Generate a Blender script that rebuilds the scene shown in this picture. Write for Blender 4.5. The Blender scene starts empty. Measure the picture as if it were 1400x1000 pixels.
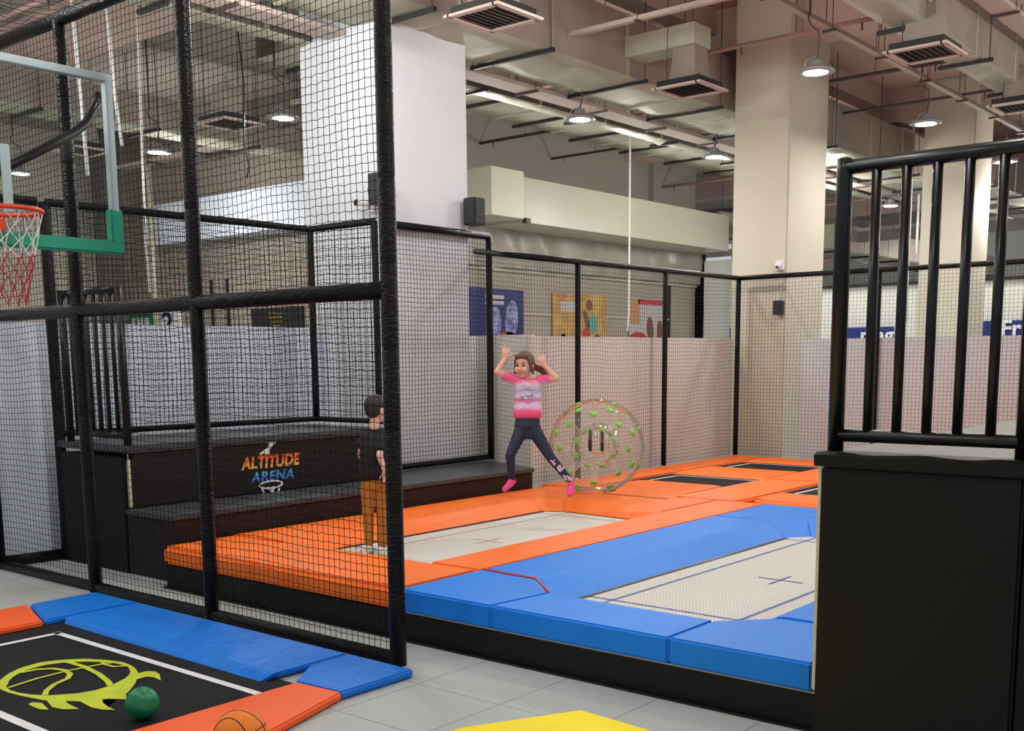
import bpy, bmesh, math, random
import numpy as np
from mathutils import Vector, Matrix, noise
random.seed(7)
S = bpy.context.scene
COL = S.collection
# ------------------------------------------------------------------ camera
H, F, CX, CY = 1.8, 1492.16, 700.0, 710.1
_y, _p, _r = (math.radians(a) for a in (39.836, -8.383, -0.532))
FW = Vector((math.cos(_y)*math.cos(_p), math.sin(_y)*math.cos(_p), math.sin(_p)))
_rt = Vector((math.sin(_y), -math.cos(_y), 0)); _up = _rt.cross(FW)
RT = _rt*math.cos(_r) + _up*math.sin(_r); UP = -_rt*math.sin(_r) + _up*math.cos(_r)
CAM = Vector((0, 0, H))
cd = bpy.data.cameras.new('camera'); co = bpy.data.objects.new('camera', cd); COL.objects.link(co)
m = Matrix((RT, UP, -FW)).transposed().to_4x4(); m.translation = CAM; co.matrix_world = m
cd.sensor_width = 36; cd.sensor_fit = 'HORIZONTAL'; cd.lens = F/1400*36
cd.shift_y = (CY-500)/1400; cd.clip_end = 200; cd.clip_start = .05
S.camera = co
# measured points: where a sight line meets the plane z, x, y, or a depth
def _ray(px, py): return FW + RT*((px-CX)/F) - UP*((py-CY)/F)
def atz(px, py, z): d = _ray(px, py); return CAM + d*((z-H)/d.z)
def atx(px, py, x): d = _ray(px, py); return CAM + d*(x/d.x)
def aty(px, py, y): d = _ray(px, py); return CAM + d*(y/d.y)
def atd(px, py, dep): return CAM + _ray(px, py)*dep
# ------------------------------------------------------------------ world, exposure
W = bpy.data.worlds.new('world'); S.world = W; W.use_nodes = True
W.node_tree.nodes['Background'].inputs[0].default_value = (.92, .95, 1, 1)
W.node_tree.nodes['Background'].inputs[1].default_value = .55
S.view_settings.view_transform = 'Standard'; S.view_settings.look = 'None'
S.view_settings.exposure = 0.0; S.view_settings.gamma = 1; S.view_settings.use_curve_mapping = False
LAMP_W = 72
# ------------------------------------------------------------------ materials
def lin(c): return tuple(((v/255)/12.92 if v/255 <= .04045 else ((v/255+.055)/1.055)**2.4) for v in c) + (1,)
def mat(name, col, rough=.5, metal=0., spec=.5, var=0., vscale=3., bump=0., bscale=20., stretch=(1,1,1), col2=None):
    M = bpy.data.materials.new(name); M.use_nodes = True; nt = M.node_tree; N = nt.nodes; L = nt.links
    b = N['Principled BSDF']; b.inputs['Base Color'].default_value = lin(col)
    b.inputs['Roughness'].default_value = rough; b.inputs['Metallic'].default_value = metal
    b.inputs['Specular IOR Level'].default_value = spec
    tc = N.new('ShaderNodeTexCoord'); mp = N.new('ShaderNodeMapping'); mp.inputs['Scale'].default_value = stretch
    L.new(tc.outputs['Object'], mp.inputs[0])
    if var or col2:
        n = N.new('ShaderNodeTexNoise'); n.inputs['Scale'].default_value = vscale; n.inputs['Detail'].default_value = 4
        L.new(mp.outputs[0], n.inputs['Vector'])
        r = N.new('ShaderNodeMix'); r.data_type = 'RGBA'
        c = lin(col); c2 = lin(col2) if col2 else tuple(v*(1-var) for v in c[:3]) + (1,)
        r.inputs[6].default_value = c; r.inputs[7].default_value = c2
        cr = N.new('ShaderNodeMapRange'); cr.inputs[1].default_value = .35; cr.inputs[2].default_value = .65
        L.new(n.outputs[0], cr.inputs[0]); L.new(cr.outputs[0], r.inputs[0]); L.new(r.outputs[2], b.inputs['Base Color'])
    if bump:
        n2 = N.new('ShaderNodeTexNoise'); n2.inputs['Scale'].default_value = bscale; n2.inputs['Detail'].default_value = 3
        L.new(mp.outputs[0], n2.inputs['Vector'])
        bp = N.new('ShaderNodeBump'); bp.inputs['Strength'].default_value = bump; bp.inputs['Distance'].default_value = .02
        L.new(n2.outputs[0], bp.inputs['Height']); L.new(bp.outputs[0], b.inputs['Normal'])
    return M
def nodes(M): return M.node_tree.nodes, M.node_tree.links, M.node_tree.nodes['Principled BSDF']
M = {}
M['floor'] = mat('rubber_floor', (178,185,184), .6, var=.1, vscale=.9, bump=.15, bscale=60)
def add_tiles(Mt, size=.5, w=.006, col=(120,122,120)):
    N, L, b = nodes(Mt)
    tc = N.new('ShaderNodeTexCoord'); br = N.new('ShaderNodeTexBrick')
    br.offset = 0; br.inputs['Scale'].default_value = 1/size; br.inputs['Mortar Size'].default_value = w
    br.inputs['Brick Width'].default_value = 1; br.inputs['Row Height'].default_value = 1
    br.inputs['Color1'].default_value = (0,0,0,1); br.inputs['Color2'].default_value = (0,0,0,1); br.inputs['Mortar'].default_value = (1,1,1,1)
    L.new(tc.outputs['Object'], br.inputs['Vector'])
    mx = N.new('ShaderNodeMix'); mx.data_type = 'RGBA'; mx.inputs[7].default_value = lin(col)
    src = b.inputs['Base Color'].links[0].from_socket
    L.new(src, mx.inputs[6]); L.new(br.outputs['Color'], mx.inputs[0]); L.new(mx.outputs[2], b.inputs['Base Color'])
add_tiles(M['floor'], .6, .006)
M['ceiling'] = mat('ceiling_pink', (204,164,156), .9, var=.12, vscale=.5)  # pinkish tone for one ceiling slab, the others are grey
M['beam'] = mat('beam_paint', (196,172,162), .9)
M['wall_grey'] = mat('wall_grey_beige', (156,149,138), .85, var=.06, vscale=.7)
M['wall_far'] = mat('wall_far_beige', (200,195,180), .85, var=.1, vscale=.4)
M['white'] = mat('white_paint', (226,229,234), .6, var=.03, vscale=1.2)
M['cream'] = mat('cream_bulkhead', (188,185,166), .35, var=.05, vscale=.6)
M['pillar_warm'] = mat('pillar_warm', (200,193,175), .7, var=.05, vscale=.8)
M['panelwhite'] = mat('white_partition', (222,230,244), .55, var=.05, vscale=1.5, stretch=(1,1,.3))
M['panelwarm'] = mat('warm_partition', (228,224,218), .6, var=.06, vscale=1.2, stretch=(1,1,.3))
M['boards'] = mat('grey_hoarding', (160,150,140), .8, var=.08, vscale=1, stretch=(.3,.3,3))
M['plastic'] = mat('plastic_sheet', (150,144,134), .35, bump=1, bscale=2.2, stretch=(1,1,.6), var=.12, vscale=2)
M['orange'] = mat('orange_vinyl', (255,122,38), .45, spec=.28, bump=.35, bscale=5, stretch=(1,1,2), var=.06, vscale=2)
M['orange2'] = mat('orange_vinyl_deep', (250,100,34), .45, spec=.28, bump=.35, bscale=5, var=.06, vscale=2)
M['blue'] = mat('blue_vinyl', (26,134,240), .48, spec=.22, bump=.4, bscale=5, var=.06, vscale=2)
M['bluedeep'] = mat('blue_vinyl_deep', (14,124,230), .42, spec=.25, bump=.5, bscale=6, stretch=(1,2.5,1), var=.08, vscale=2)
M['yellow'] = mat('yellow_vinyl', (255,232,0), .5, spec=.2, bump=.3, bscale=6, var=.05, vscale=2)
M['red'] = mat('red_piping', (214,72,58), .5)
M['black'] = mat('black_foam', (22,23,26), .42, bump=.25, bscale=30)
M['tape'] = mat('black_tape_wrap', (5,5,7), .36, spec=.2, bump=.6, bscale=26, stretch=(1,1,3))
M['fascia'] = mat('black_fascia', (16,16,15), .6, spec=.3, var=.15, vscale=4)
M['box'] = mat('black_olive_vinyl', (15,15,12), .55, spec=.25, bump=.12, bscale=4)
M['boxtop'] = mat('grey_green_mat', (104,104,94), .55, var=.06)
M['benchtop'] = mat('charcoal_mat', (62,66,70), .38, bump=.15, bscale=5)
M['bench'] = mat('brown_black_vinyl', (32,22,22), .55, spec=.3, bump=.15, bscale=5)
M['panelface'] = mat('dark_brown_panel', (28,22,21), .6, spec=.3)
M['railpaint'] = mat('black_rail_paint', (16,18,20), .3, spec=.4)
M['net'] = mat('black_net_cord', (8,8,11), .8, spec=.2)
M['netfar'] = mat('dark_net_cord', (20,20,24), .8, spec=.2)
M['bed_black'] = mat('black_trampoline_bed', (28,29,33), .7, spec=.15, var=.1, vscale=3, bump=.1, bscale=200)
M['line'] = mat('white_line', (230,232,235), .5)
M['lime'] = mat('lime_print', (200,216,44), .5, var=.15, vscale=6)
M['foil'] = mat('foil_duct', (158,146,136), .6, .15, bump=1., bscale=3, var=.2, vscale=2)
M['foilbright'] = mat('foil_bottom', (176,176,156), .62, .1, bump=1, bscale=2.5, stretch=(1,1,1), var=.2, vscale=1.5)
M['foildark'] = mat('galvanised_dark', (110,102,95), .7, .1, bump=.5, bscale=5, var=.3, vscale=2)
M['tray'] = mat('galvanised_tray', (180,166,156), .8, 0)
M['rod'] = mat('hanger_rod_steel', (84,72,70), .5, .4)
M['pinkpipe'] = mat('painted_pipe', (168,138,132), .6)
M['vent'] = mat('vent_frame', (196,176,166), .6)
M['ventblack'] = mat('vent_box_black', (26,25,26), .6)
M['lamp'] = mat('lamp_housing', (150,150,150), .4, .3)
M['alu'] = mat('aluminium_frame', (158,172,174), .3, .3)
M['greenpad'] = mat('green_board_padding', (12,142,112), .5)
M['rim'] = mat('red_orange_rim', (214,62,30), .4)
M['cord_w'] = mat('white_cord', (225,222,220), .7)
M['cord_r'] = mat('red_cord', (176,30,50), .7)
M['gball'] = mat('green_rubber', (10,124,80), .35)
M['skin'] = mat('skin', (222,168,144), .55)
M['skin_b'] = mat('skin_pale', (226,186,168), .55)
M['hair'] = mat('brown_hair', (100,72,56), .5, bump=.6, bscale=40, stretch=(3,3,.4))
M['hair_b'] = mat('dark_hair', (36,30,30), .5, bump=.6, bscale=60)
M['navy'] = mat('navy_leggings', (24,32,56), .7)
M['sock'] = mat('pink_sock', (238,74,140), .7)
M['tee_black'] = mat('black_tee', (24,24,28), .8, bump=.3, bscale=10)
M['brown'] = mat('ochre_corduroy', (176,112,36), .8, bump=.4, bscale=14, stretch=(3,3,.5), var=.12, vscale=5)
M['sock_w'] = mat('pale_sock', (205,218,205), .8)
M['eye'] = mat('dark_eye', (36,22,20), .3)
M['lip'] = mat('lip', (186,96,92), .5)
M['speaker'] = mat('speaker_black', (34,35,38), .5)
M['cctv'] = mat('camera_white', (215,215,215), .4)
M['signblue'] = mat('sign_blue', (20,44,120), .5)
M['signwhite'] = mat('sign_white', (235,238,242), .5)
M['logo_white'] = mat('print_white', (232,232,232), .5)
M['farwall'] = mat('shop_wall_light', (222,224,218), .7, var=.08, vscale=.8)
M['dark'] = mat('dark_void', (30,29,30), .8)
M['green_dot'] = mat('green_plastic', (120,205,70), .35)
M['strip'] = mat('cream_edge', (214,206,176), .6)

def mesh_pattern_bed(name, base, line, scale=60):       # woven webbing seen as fine diagonal hatch
    Mt = mat(name, base, .6); N, L, b = nodes(Mt)
    tc = N.new('ShaderNodeTexCoord')
    mx0 = None
    for k, rot in enumerate((.25, 1.82)):
        mp = N.new('ShaderNodeMapping'); mp.inputs['Rotation'].default_value = (0, 0, rot)
        L.new(tc.outputs['Object'], mp.inputs[0])
        w = N.new('ShaderNodeTexWave'); w.inputs['Scale'].default_value = scale
        L.new(mp.outputs[0], w.inputs['Vector'])
        if mx0 is None: mx0 = w
        else:
            a = N.new('ShaderNodeMath'); a.operation = 'MULTIPLY'; L.new(mx0.outputs['Fac'], a.inputs[0]); L.new(w.outputs['Fac'], a.inputs[1])
    mx = N.new('ShaderNodeMix'); mx.data_type = 'RGBA'; mx.inputs[6].default_value = lin(line); mx.inputs[7].default_value = lin(base)
    mr = N.new('ShaderNodeMapRange'); mr.inputs[1].default_value = .0; mr.inputs[2].default_value = .35
    L.new(a.outputs[0], mr.inputs[0]); L.new(mr.outputs[0], mx.inputs[0]); L.new(mx.outputs[2], b.inputs['Base Color'])
    return Mt
M['bed_white'] = mesh_pattern_bed('white_web_bed', (244,243,238), (160,158,152), 10.5)
def clear_mat(name, tint, gloss=.12, haze=0):
    Mt = bpy.data.materials.new(name); Mt.use_nodes = True; N = Mt.node_tree.nodes; L = Mt.node_tree.links; N.clear()
    o = N.new('ShaderNodeOutputMaterial'); t = N.new('ShaderNodeBsdfTransparent'); t.inputs[0].default_value = tint
    g = N.new('ShaderNodeBsdfGlossy'); g.inputs['Roughness'].default_value = .08
    lw = N.new('ShaderNodeLayerWeight'); lw.inputs[0].default_value = gloss
    mx = N.new('ShaderNodeMixShader'); L.new(lw.outputs['Fresnel'], mx.inputs[0]); L.new(t.outputs[0], mx.inputs[1]); L.new(g.outputs[0], mx.inputs[2])
    if haze:                                   # slightly milky film
        d = N.new('ShaderNodeBsdfTranslucent'); d.inputs[0].default_value = (.9,.92,.85,1); d2 = N.new('ShaderNodeBsdfDiffuse'); d2.inputs[0].default_value = (.85,.88,.8,1)
        ad = N.new('ShaderNodeMixShader'); L.new(d.outputs[0], ad.inputs[1]); L.new(d2.outputs[0], ad.inputs[2])
        m2 = N.new('ShaderNodeMixShader'); m2.inputs[0].default_value = haze; L.new(mx.outputs[0], m2.inputs[1]); L.new(ad.outputs[0], m2.inputs[2]); mx = m2
    L.new(mx.outputs[0], o.inputs[0]); return Mt
M['clear'] = clear_mat('clear_vinyl', (.96,.965,.94,1), .1, .11)
M['glass'] = clear_mat('clear_board', (.95,.975,.975,1), .03)
def emit(name, col, s):
    Mt = bpy.data.materials.new(name); Mt.use_nodes = True; N = Mt.node_tree.nodes; b = N['Principled BSDF']
    b.inputs['Emission Color'].default_value = col; b.inputs['Emission Strength'].default_value = s; return Mt
M['led'] = emit('led_lens', (1,.98,.95,1), 6)
def grad_z(name, stops, z0, z1, rough=.6, noise_amt=0., nscale=6):
    Mt = mat(name, (255,255,255), rough); N, L, b = nodes(Mt)
    tc = N.new('ShaderNodeTexCoord'); sx = N.new('ShaderNodeSeparateXYZ'); L.new(tc.outputs['Object'], sx.inputs[0])
    src = sx.outputs['Z']
    if noise_amt:
        n = N.new('ShaderNodeTexNoise'); n.inputs['Scale'].default_value = nscale; n.inputs['Detail'].default_value = 5; n.inputs['Distortion'].default_value = 1.5
        L.new(tc.outputs['Object'], n.inputs['Vector'])
        a = N.new('ShaderNodeMath'); a.operation = 'MULTIPLY_ADD'; a.inputs[1].default_value = noise_amt; L.new(n.outputs[0], a.inputs[0]); L.new(src, a.inputs[2]); src = a.outputs[0]
    mr = N.new('ShaderNodeMapRange'); mr.inputs[1].default_value = z0+noise_amt*.5; mr.inputs[2].default_value = z1+noise_amt*.5; L.new(src, mr.inputs[0])
    cr = N.new('ShaderNodeValToRGB'); L.new(mr.outputs[0], cr.inputs[0]); E = cr.color_ramp.elements
    while len(E) < len(stops): E.new(.5)
    for e, (p, c) in zip(E, stops): e.position = p; e.color = lin(c)
    L.new(cr.outputs[0], b.inputs['Base Color']); return Mt

# ------------------------------------------------------------------ mesh helpers
def link(name, me, m=None, parent=None):
    o = bpy.data.objects.new(name, me); COL.objects.link(o)
    if m is not None and me is not None: me.materials.append(m)
    if parent is not None: o.parent = parent; o.matrix_parent_inverse = parent.matrix_world.inverted() if parent.type != 'EMPTY' else Matrix.Translation(-parent.location)
    return o
def tag(o, label=None, cat=None, group=None, kind=None):
    if label: o['label'] = label
    if cat: o['category'] = cat
    if group: o['group'] = group
    if kind: o['kind'] = kind
    return o
def thing(name, label, cat, loc, group=None):
    o = bpy.data.objects.new(name, None); COL.objects.link(o); o.location = loc; o.empty_display_size = .1
    return tag(o, label, cat, group)
def from_bm(bm, name, m, parent=None, smooth=False):
    bmesh.ops.recalc_face_normals(bm, faces=bm.faces)
    me = bpy.data.meshes.new(name); bm.to_mesh(me); bm.free()
    if smooth:
        for p in me.polygons: p.use_smooth = True
    return link(name, me, m, parent)
def struct(o): o['kind'] = 'structure'; return o
def bx(bm, x0, x1, y0, y1, z0, z1, bev=0, seg=2):
    r = bmesh.ops.create_cube(bm, size=1)['verts']
    for v in r: v.co = Vector((x0+(v.co.x+.5)*(x1-x0), y0+(v.co.y+.5)*(y1-y0), z0+(v.co.z+.5)*(z1-z0)))
    if bev:
        es = list({e for v in r for e in v.link_edges})
        bmesh.ops.bevel(bm, geom=es, offset=bev, segments=seg, affect='EDGES', clamp_overlap=True)
def box(name, m, x0, x1, y0, y1, z0, z1, parent=None, bev=0, seg=2):
    bm = bmesh.new(); bx(bm, x0, x1, y0, y1, z0, z1, bev, seg); return from_bm(bm, name, m, parent)
def loft(bm, top, bot, z1, z0, bev=0, seg=3):
    n = len(top); zt = z1 if hasattr(z1, '__len__') else [z1]*n
    tv = [bm.verts.new((x, y, z)) for (x, y), z in zip(top, zt)]; bv = [bm.verts.new((x, y, z0)) for x, y in bot]
    fs = [bm.faces.new(tv), bm.faces.new(bv[::-1])]
    for i in range(n): fs.append(bm.faces.new((tv[i], bv[i], bv[(i+1) % n], tv[(i+1) % n])))
    if bev:
        es = list({e for f in fs for e in f.edges})
        bmesh.ops.recalc_face_normals(bm, faces=fs)
        bmesh.ops.bevel(bm, geom=es, offset=bev, segments=seg, affect='EDGES', clamp_overlap=True)
def pad(label, m, top, bot=None, z1=.34, z0=.195, bev=.013, group=None, cat='foam pad', name='foam_pad'):
    bm = bmesh.new(); loft(bm, top, bot or top, z1, z0, bev)
    return tag(from_bm(bm, name, m), label, cat, group)
def tube(bm, pts, r, n=8, caps=True, closed=False):
    pts = [Vector(p) for p in pts]; K = len(pts); rings = []; prev = None
    rr = r if hasattr(r, '__len__') else [r]*K
    for i, p in enumerate(pts):
        if closed: d = pts[(i+1) % K]-pts[i-1]
        else: d = (pts[min(i+1, K-1)]-pts[max(i-1, 0)])
        d.normalize()
        if prev is None: a = Vector((0,0,1)) if abs(d.z) < .9 else Vector((1,0,0)); u = d.cross(a).normalized()
        else: u = (prev - d*prev.dot(d)).normalized()
        prev = u; w = d.cross(u)
        rings.append([bm.verts.new(p + (u*math.cos(2*math.pi*k/n)+w*math.sin(2*math.pi*k/n))*rr[i]) for k in range(n)])
    for i in range(K if closed else K-1):
        A, B = rings[i], rings[(i+1) % K]
        for k in range(n): bm.faces.new((A[k], A[(k+1) % n], B[(k+1) % n], B[k]))
    if caps and not closed: bm.faces.new(rings[0][::-1]); bm.faces.new(rings[-1])
def tubeobj(name, m, pts, r, parent=None, n=10, closed=False, smooth=True):
    bm = bmesh.new(); tube(bm, pts, r, n, closed=closed); return from_bm(bm, name, m, parent, smooth)
def ball(bm, c, r, sx=1, sy=1, sz=1, u=20, v=12, rot=None):
    R_ = rot if rot is not None else Matrix.Identity(3)
    vs = bmesh.ops.create_uvsphere(bm, u_segments=u, v_segments=v, radius=1)['verts']
    for q in vs: q.co = Vector(c) + R_ @ Vector((q.co.x*r*sx, q.co.y*r*sy, q.co.z*r*sz))
def lathe(bm, prof, org, axis, n=32):      # prof: (distance along axis, radius)
    axis = Vector(axis).normalized(); a = Vector((0,0,1)) if abs(axis.z) < .9 else Vector((1,0,0))
    u = axis.cross(a).normalized(); w = axis.cross(u); rings = []
    for t, r in prof:
        c = Vector(org)+axis*t
        rings.append([bm.verts.new(c+(u*math.cos(2*math.pi*k/n)+w*math.sin(2*math.pi*k/n))*max(r, 1e-4)) for k in range(n)])
    for A, B in zip(rings, rings[1:]):
        for k in range(n): bm.faces.new((A[k], A[(k+1) % n], B[(k+1) % n], B[k]))
def poly3(bm, pts):
    return bm.faces.new([bm.verts.new(p) for p in pts])
def ribbon(bm, pts, w, z=None):            # flat strip lying on a horizontal surface
    pts = [Vector(p) for p in pts]; L_ = []
    for i, p in enumerate(pts):
        d = pts[min(i+1, len(pts)-1)]-pts[max(i-1, 0)]; d.z = 0; d.normalize(); nrm = Vector((-d.y, d.x, 0))
        L_.append((bm.verts.new(p+nrm*w/2), bm.verts.new(p-nrm*w/2)))
    for a, b in zip(L_, L_[1:]): bm.faces.new((a[0], a[1], b[1], b[0]))
def strands(name, lines, r, m, parent):    # many thin cords -> one net mesh
    V, Fc = [], []; base = 0
    for P in lines:
        P = np.asarray(P); n = len(P); d = np.gradient(P, axis=0); d /= np.linalg.norm(d, axis=1)[:, None]+1e-9
        a = np.where(np.abs(d[:, 2:3]) < .8, np.array([[0, 0, 1.]]), np.array([[1., 0, 0]]))
        u = np.cross(d, a); u /= np.linalg.norm(u, axis=1)[:, None]; w = np.cross(d, u)
        R3 = np.stack([P + r*(u*math.cos(t)+w*math.sin(t)) for t in (0, 2.094, 4.189)], 1).reshape(-1, 3)
        V.append(R3); i = np.arange(n-1)[:, None]*3+base
        for k in range(3): Fc.append(np.hstack([i+k, i+(k+1) % 3, i+3+(k+1) % 3, i+3+k]))
        base += 3*n
    V = np.vstack(V); Fc = np.vstack(Fc)
    me = bpy.data.meshes.new(name); me.vertices.add(len(V)); me.vertices.foreach_set('co', V.ravel())
    me.loops.add(Fc.size); me.loops.foreach_set('vertex_index', Fc.ravel().astype(np.int32))
    me.polygons.add(len(Fc)); me.polygons.foreach_set('loop_start', np.arange(0, Fc.size, 4, dtype=np.int32))
    me.polygons.foreach_set('loop_total', np.full(len(Fc), 4, dtype=np.int32)); me.update(); me.validate()
    return link(name, me, m, parent)
def net(p0, p1, z0, z1, cell=.05, r=.0024, m=None, parent=None, wav=.012, seed=0, hexa=.18, z0b=None, z1b=None):
    p0 = np.array(p0, float); p1 = np.array(p1, float); Ld = np.linalg.norm(p1-p0); e = (p1-p0)/Ld; nn = np.array([-e[1], e[0]])
    z0b = z0 if z0b is None else z0b; z1b = z1 if z1b is None else z1b
    nu = max(2, int(Ld/cell)); nv = max(2, int((z1-z0)/cell)); rs = np.random.RandomState(seed)
    U, Vv = np.meshgrid(np.arange(nu+1)/nu, np.arange(nv+1)/nv, indexing='ij')
    ph = rs.rand(8)*6.28
    zs = (z0+(z0b-z0)*U)*(1-Vv)+(z1+(z1b-z1)*U)*Vv; us = U*Ld
    edge = np.sin(np.pi*U)**.3*np.sin(np.pi*Vv)**.3
    dz = wav*(np.sin(us*2.3+ph[0]+zs*1.1)+.6*np.sin(us*5.1+ph[1]-zs*2.2)+.3*np.sin(us*9+ph[6]+zs*4))
    du = wav*.8*(np.sin(zs*2.6+ph[2]+us*.7)+.5*np.sin(zs*6.1+ph[3]))
    dn = wav*1.6*(np.sin(us*1.9+ph[4])*np.sin(zs*2.1+ph[5]))
    I, J = np.meshgrid(np.arange(nu+1), np.arange(nv+1), indexing='ij')
    dz += cell*hexa*(((I+J) % 2)-.5) + rs.randn(*U.shape)*cell*.04
    du += rs.randn(*U.shape)*cell*.03
    us = us+du*edge; zs = zs+dz*edge; dn = dn*edge
    G = np.stack([p0[0]+e[0]*us+nn[0]*dn, p0[1]+e[1]*us+nn[1]*dn, zs], -1)
    return strands('net', [G[i] for i in range(nu+1)]+[G[:, j] for j in range(nv+1)], r, m or M['net'], parent)
def text_mesh(name, body, size, m, parent, org, ex, ez, extrude=.002, shear=0, align='LEFT', sx=1., bold=0., spacing=1.):
    cu = bpy.data.curves.new('t', 'FONT'); cu.body = body; cu.size = size; cu.extrude = extrude; cu.shear = shear; cu.align_x = align
    cu.offset = bold; cu.space_character = spacing; cu.resolution_u = 3
    ob = bpy.data.objects.new('t', cu); COL.objects.link(ob)
    me = bpy.data.meshes.new_from_object(ob.evaluated_get(bpy.context.evaluated_depsgraph_get()))
    bpy.data.objects.remove(ob); ex = Vector(ex); ez = Vector(ez); n = ex.cross(ez)
    for v in me.vertices: v.co = Vector(org) + ex*v.co.x*sx + ez*v.co.y + n*v.co.z
    me.materials.clear()
    return link(name, me, m, parent)

# ------------------------------------------------------------------ lights: the hall's LED high-bay lamps, plus added unseen fill lights
def lamp_light(x, y, z, w=LAMP_W):
    ld = bpy.data.lights.new('lamp_light', 'AREA'); ld.shape = 'DISK'; ld.size = .34; ld.energy = w; ld.color = (1, .97, .93)
    lo = bpy.data.objects.new('lamp_light', ld); COL.objects.link(lo); lo.location = (x, y, z); return lo
LAMPS = [(12.3,5.68),(16.0,5.72),(20.0,5.8),(12.5,9.16),(16.24,9.2),(9.75,12.05),(9.98,15.4),(9.5,18.8),(24.1,9.3),(24,5.8),(30,9.5),(36,13.2),(31.9,5.6),(36,9)]
HIDDEN = [(8.55,5.7),(4.8,5.7),(6.6,8.3),(3.4,8.8),(1.2,5.7),(1.2,9.2),(8.5,2.2),(4.8,2.2),(12.3,2.2),(16,2.2),(1.2,2.2),(4.8,-1.3),(8.5,-1.3),(5.5,12.6),(1.5,12.6),(5.5,16),(1.5,18),(20,9.2),(20,11),(16.2,10.9),(12.6,11)]
def fill_light(x, y, z, w):          # unseen point lights without fittings, added to brighten ceiling and hall
    ld = bpy.data.lights.new('fill_light', 'POINT'); ld.shadow_soft_size = .15; ld.energy = w; ld.color = (1, .97, .93)
    lo = bpy.data.objects.new('fill_light', ld); COL.objects.link(lo); lo.location = (x, y, z); return lo
for x, y in HIDDEN: fill_light(x, y, 4.9, 125 if x < 7 and y < 12 else (60 if y > 12 else 85))
for x, y in ((6,20),(12,18),(22.8,6.5),(22.6,10.2),(28,7),(33,10),(39,6),(30,13)): fill_light(x, y, 4.7, 110)  # more unseen lights added to brighten shop front, bulkhead and far walls

# ------------------------------------------------------------------ setting
struct(box('floor', M['floor'], -6, 46, -8, 30, -.1, 0))
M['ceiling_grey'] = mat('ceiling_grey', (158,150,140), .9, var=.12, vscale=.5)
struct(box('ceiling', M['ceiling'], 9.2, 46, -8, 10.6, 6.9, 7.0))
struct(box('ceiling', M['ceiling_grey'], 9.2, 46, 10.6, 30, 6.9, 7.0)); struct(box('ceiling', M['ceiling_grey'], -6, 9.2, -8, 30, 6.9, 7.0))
k = 1
def trim(m, *a, **kw):
    global k
    o = struct(box('trim_%d' % k, m, *a, **kw)); k += 1; return o
for x in (1.2, 8.6, 15.2, 21.9, 28.5, 35):            # deep ceiling beams across the hall
    trim(M['beam'], x, x+.6, -8, 22, 6.3, 6.9)
for y in (1.2, 8.6): trim(M['beam'], -6, 46, y, y+.35, 6.55, 6.9)
# pillars
struct(box('wall_pillar', M['white'], 8.57, 9.92, 8.9, 10.27, 0, 6.9, bev=.02))
struct(box('wall_pillar', M['pillar_warm'], 14.86, 16.12, 7.22, 8.1, 0, 6.9, bev=.02))
struct(box('wall_pillar', M['pillar_warm'], 21.6, 22.66, 6.8, 7.74, 0, 6.9, bev=.02))
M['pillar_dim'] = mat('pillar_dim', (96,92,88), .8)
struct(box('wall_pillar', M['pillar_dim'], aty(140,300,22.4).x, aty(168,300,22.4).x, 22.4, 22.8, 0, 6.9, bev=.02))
struct(box('wall_pillar', M['wall_far'], 28.5, 29.3, 9.2, 10.2, 0, 6.9, bev=.02))
# the block behind (wall above the bulkhead, hoarding below)
struct(box('wall_back', M['wall_grey'], 15.6, 25.1, 14.75, 15.0, 0, 6.9))
struct(box('wall_left', M['wall_grey'], 14.2, 14.5, 15.5, 24.0, 0, 6.9))
struct(box('wall_far_left', M['wall_far'], -6, 14.5, 24, 24.3, 0, 6.9))
struct(box('wall_far_right', M['farwall'], 44, 44.3, -8, 24, 0, 6.9))
trim(M['cream'], 16.6, 24.6, 13.5, 14.75, 4.37, 5.2)                  # bulkhead facing right
trim(M['panelwhite'], 13.7, 14.2, 15.5, 21.7, 4.3, 5.12)
trim(M['cream'], aty(672,300,13.2).x, aty(717,300,13.2).x, 13.2, 14.75, 4.37, 5.22, bev=.01)
trim(M['wall_grey'], 22.9, 22.98, 14.6, 14.75, 5.2, 6.9)
trim(M['boards'], 15.6, 25.1, 14.66, 14.75, 0, 3.6)
trim(M['boards'], 14.1, 14.2, 15.5, 23.9, 0, 3.6)
trim(M['tray'], 15.6, 25.1, 14.6, 14.66, 3.55, 3.65)
trim(M['dark'], 23.7, 23.76, 14.62, 14.66, 0, 3.55)
trim(M['dark'], 25.0, 25.08, 14.4, 14.66, 0, 4.37)
trim(M['tray'], 15.6, 23.7, 14.63, 14.66, 2.7, 2.74)
for i in range(3): trim(M['dark'], 14.06, 14.1, 19.4+.55*i, 19.46+.55*i, 0, 3.5)
# plastic sheeting under the bulkhead, with folds
bm = bmesh.new(); n = 120; gv = []
for i in range(n+1):
    x = 15.2+9.8*i/n
    gv.append([bm.verts.new((x, 14.5+.08*noise.noise(Vector((x*1.3+z_*.9, z_*1.5, 0)))+.03*math.sin(x*5+z_*3), z_)) for z_ in (4.37, 4.15, 3.95, 3.75, 3.62)])
for i in range(n):
    for j in range(4): bm.faces.new((gv[i][j], gv[i+1][j], gv[i+1][j+1], gv[i][j+1]))
tag(from_bm(bm, 'plastic_sheet', M['plastic'], smooth=True), 'creased translucent plastic sheet hanging under the long cream bulkhead', 'sheet')
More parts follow.
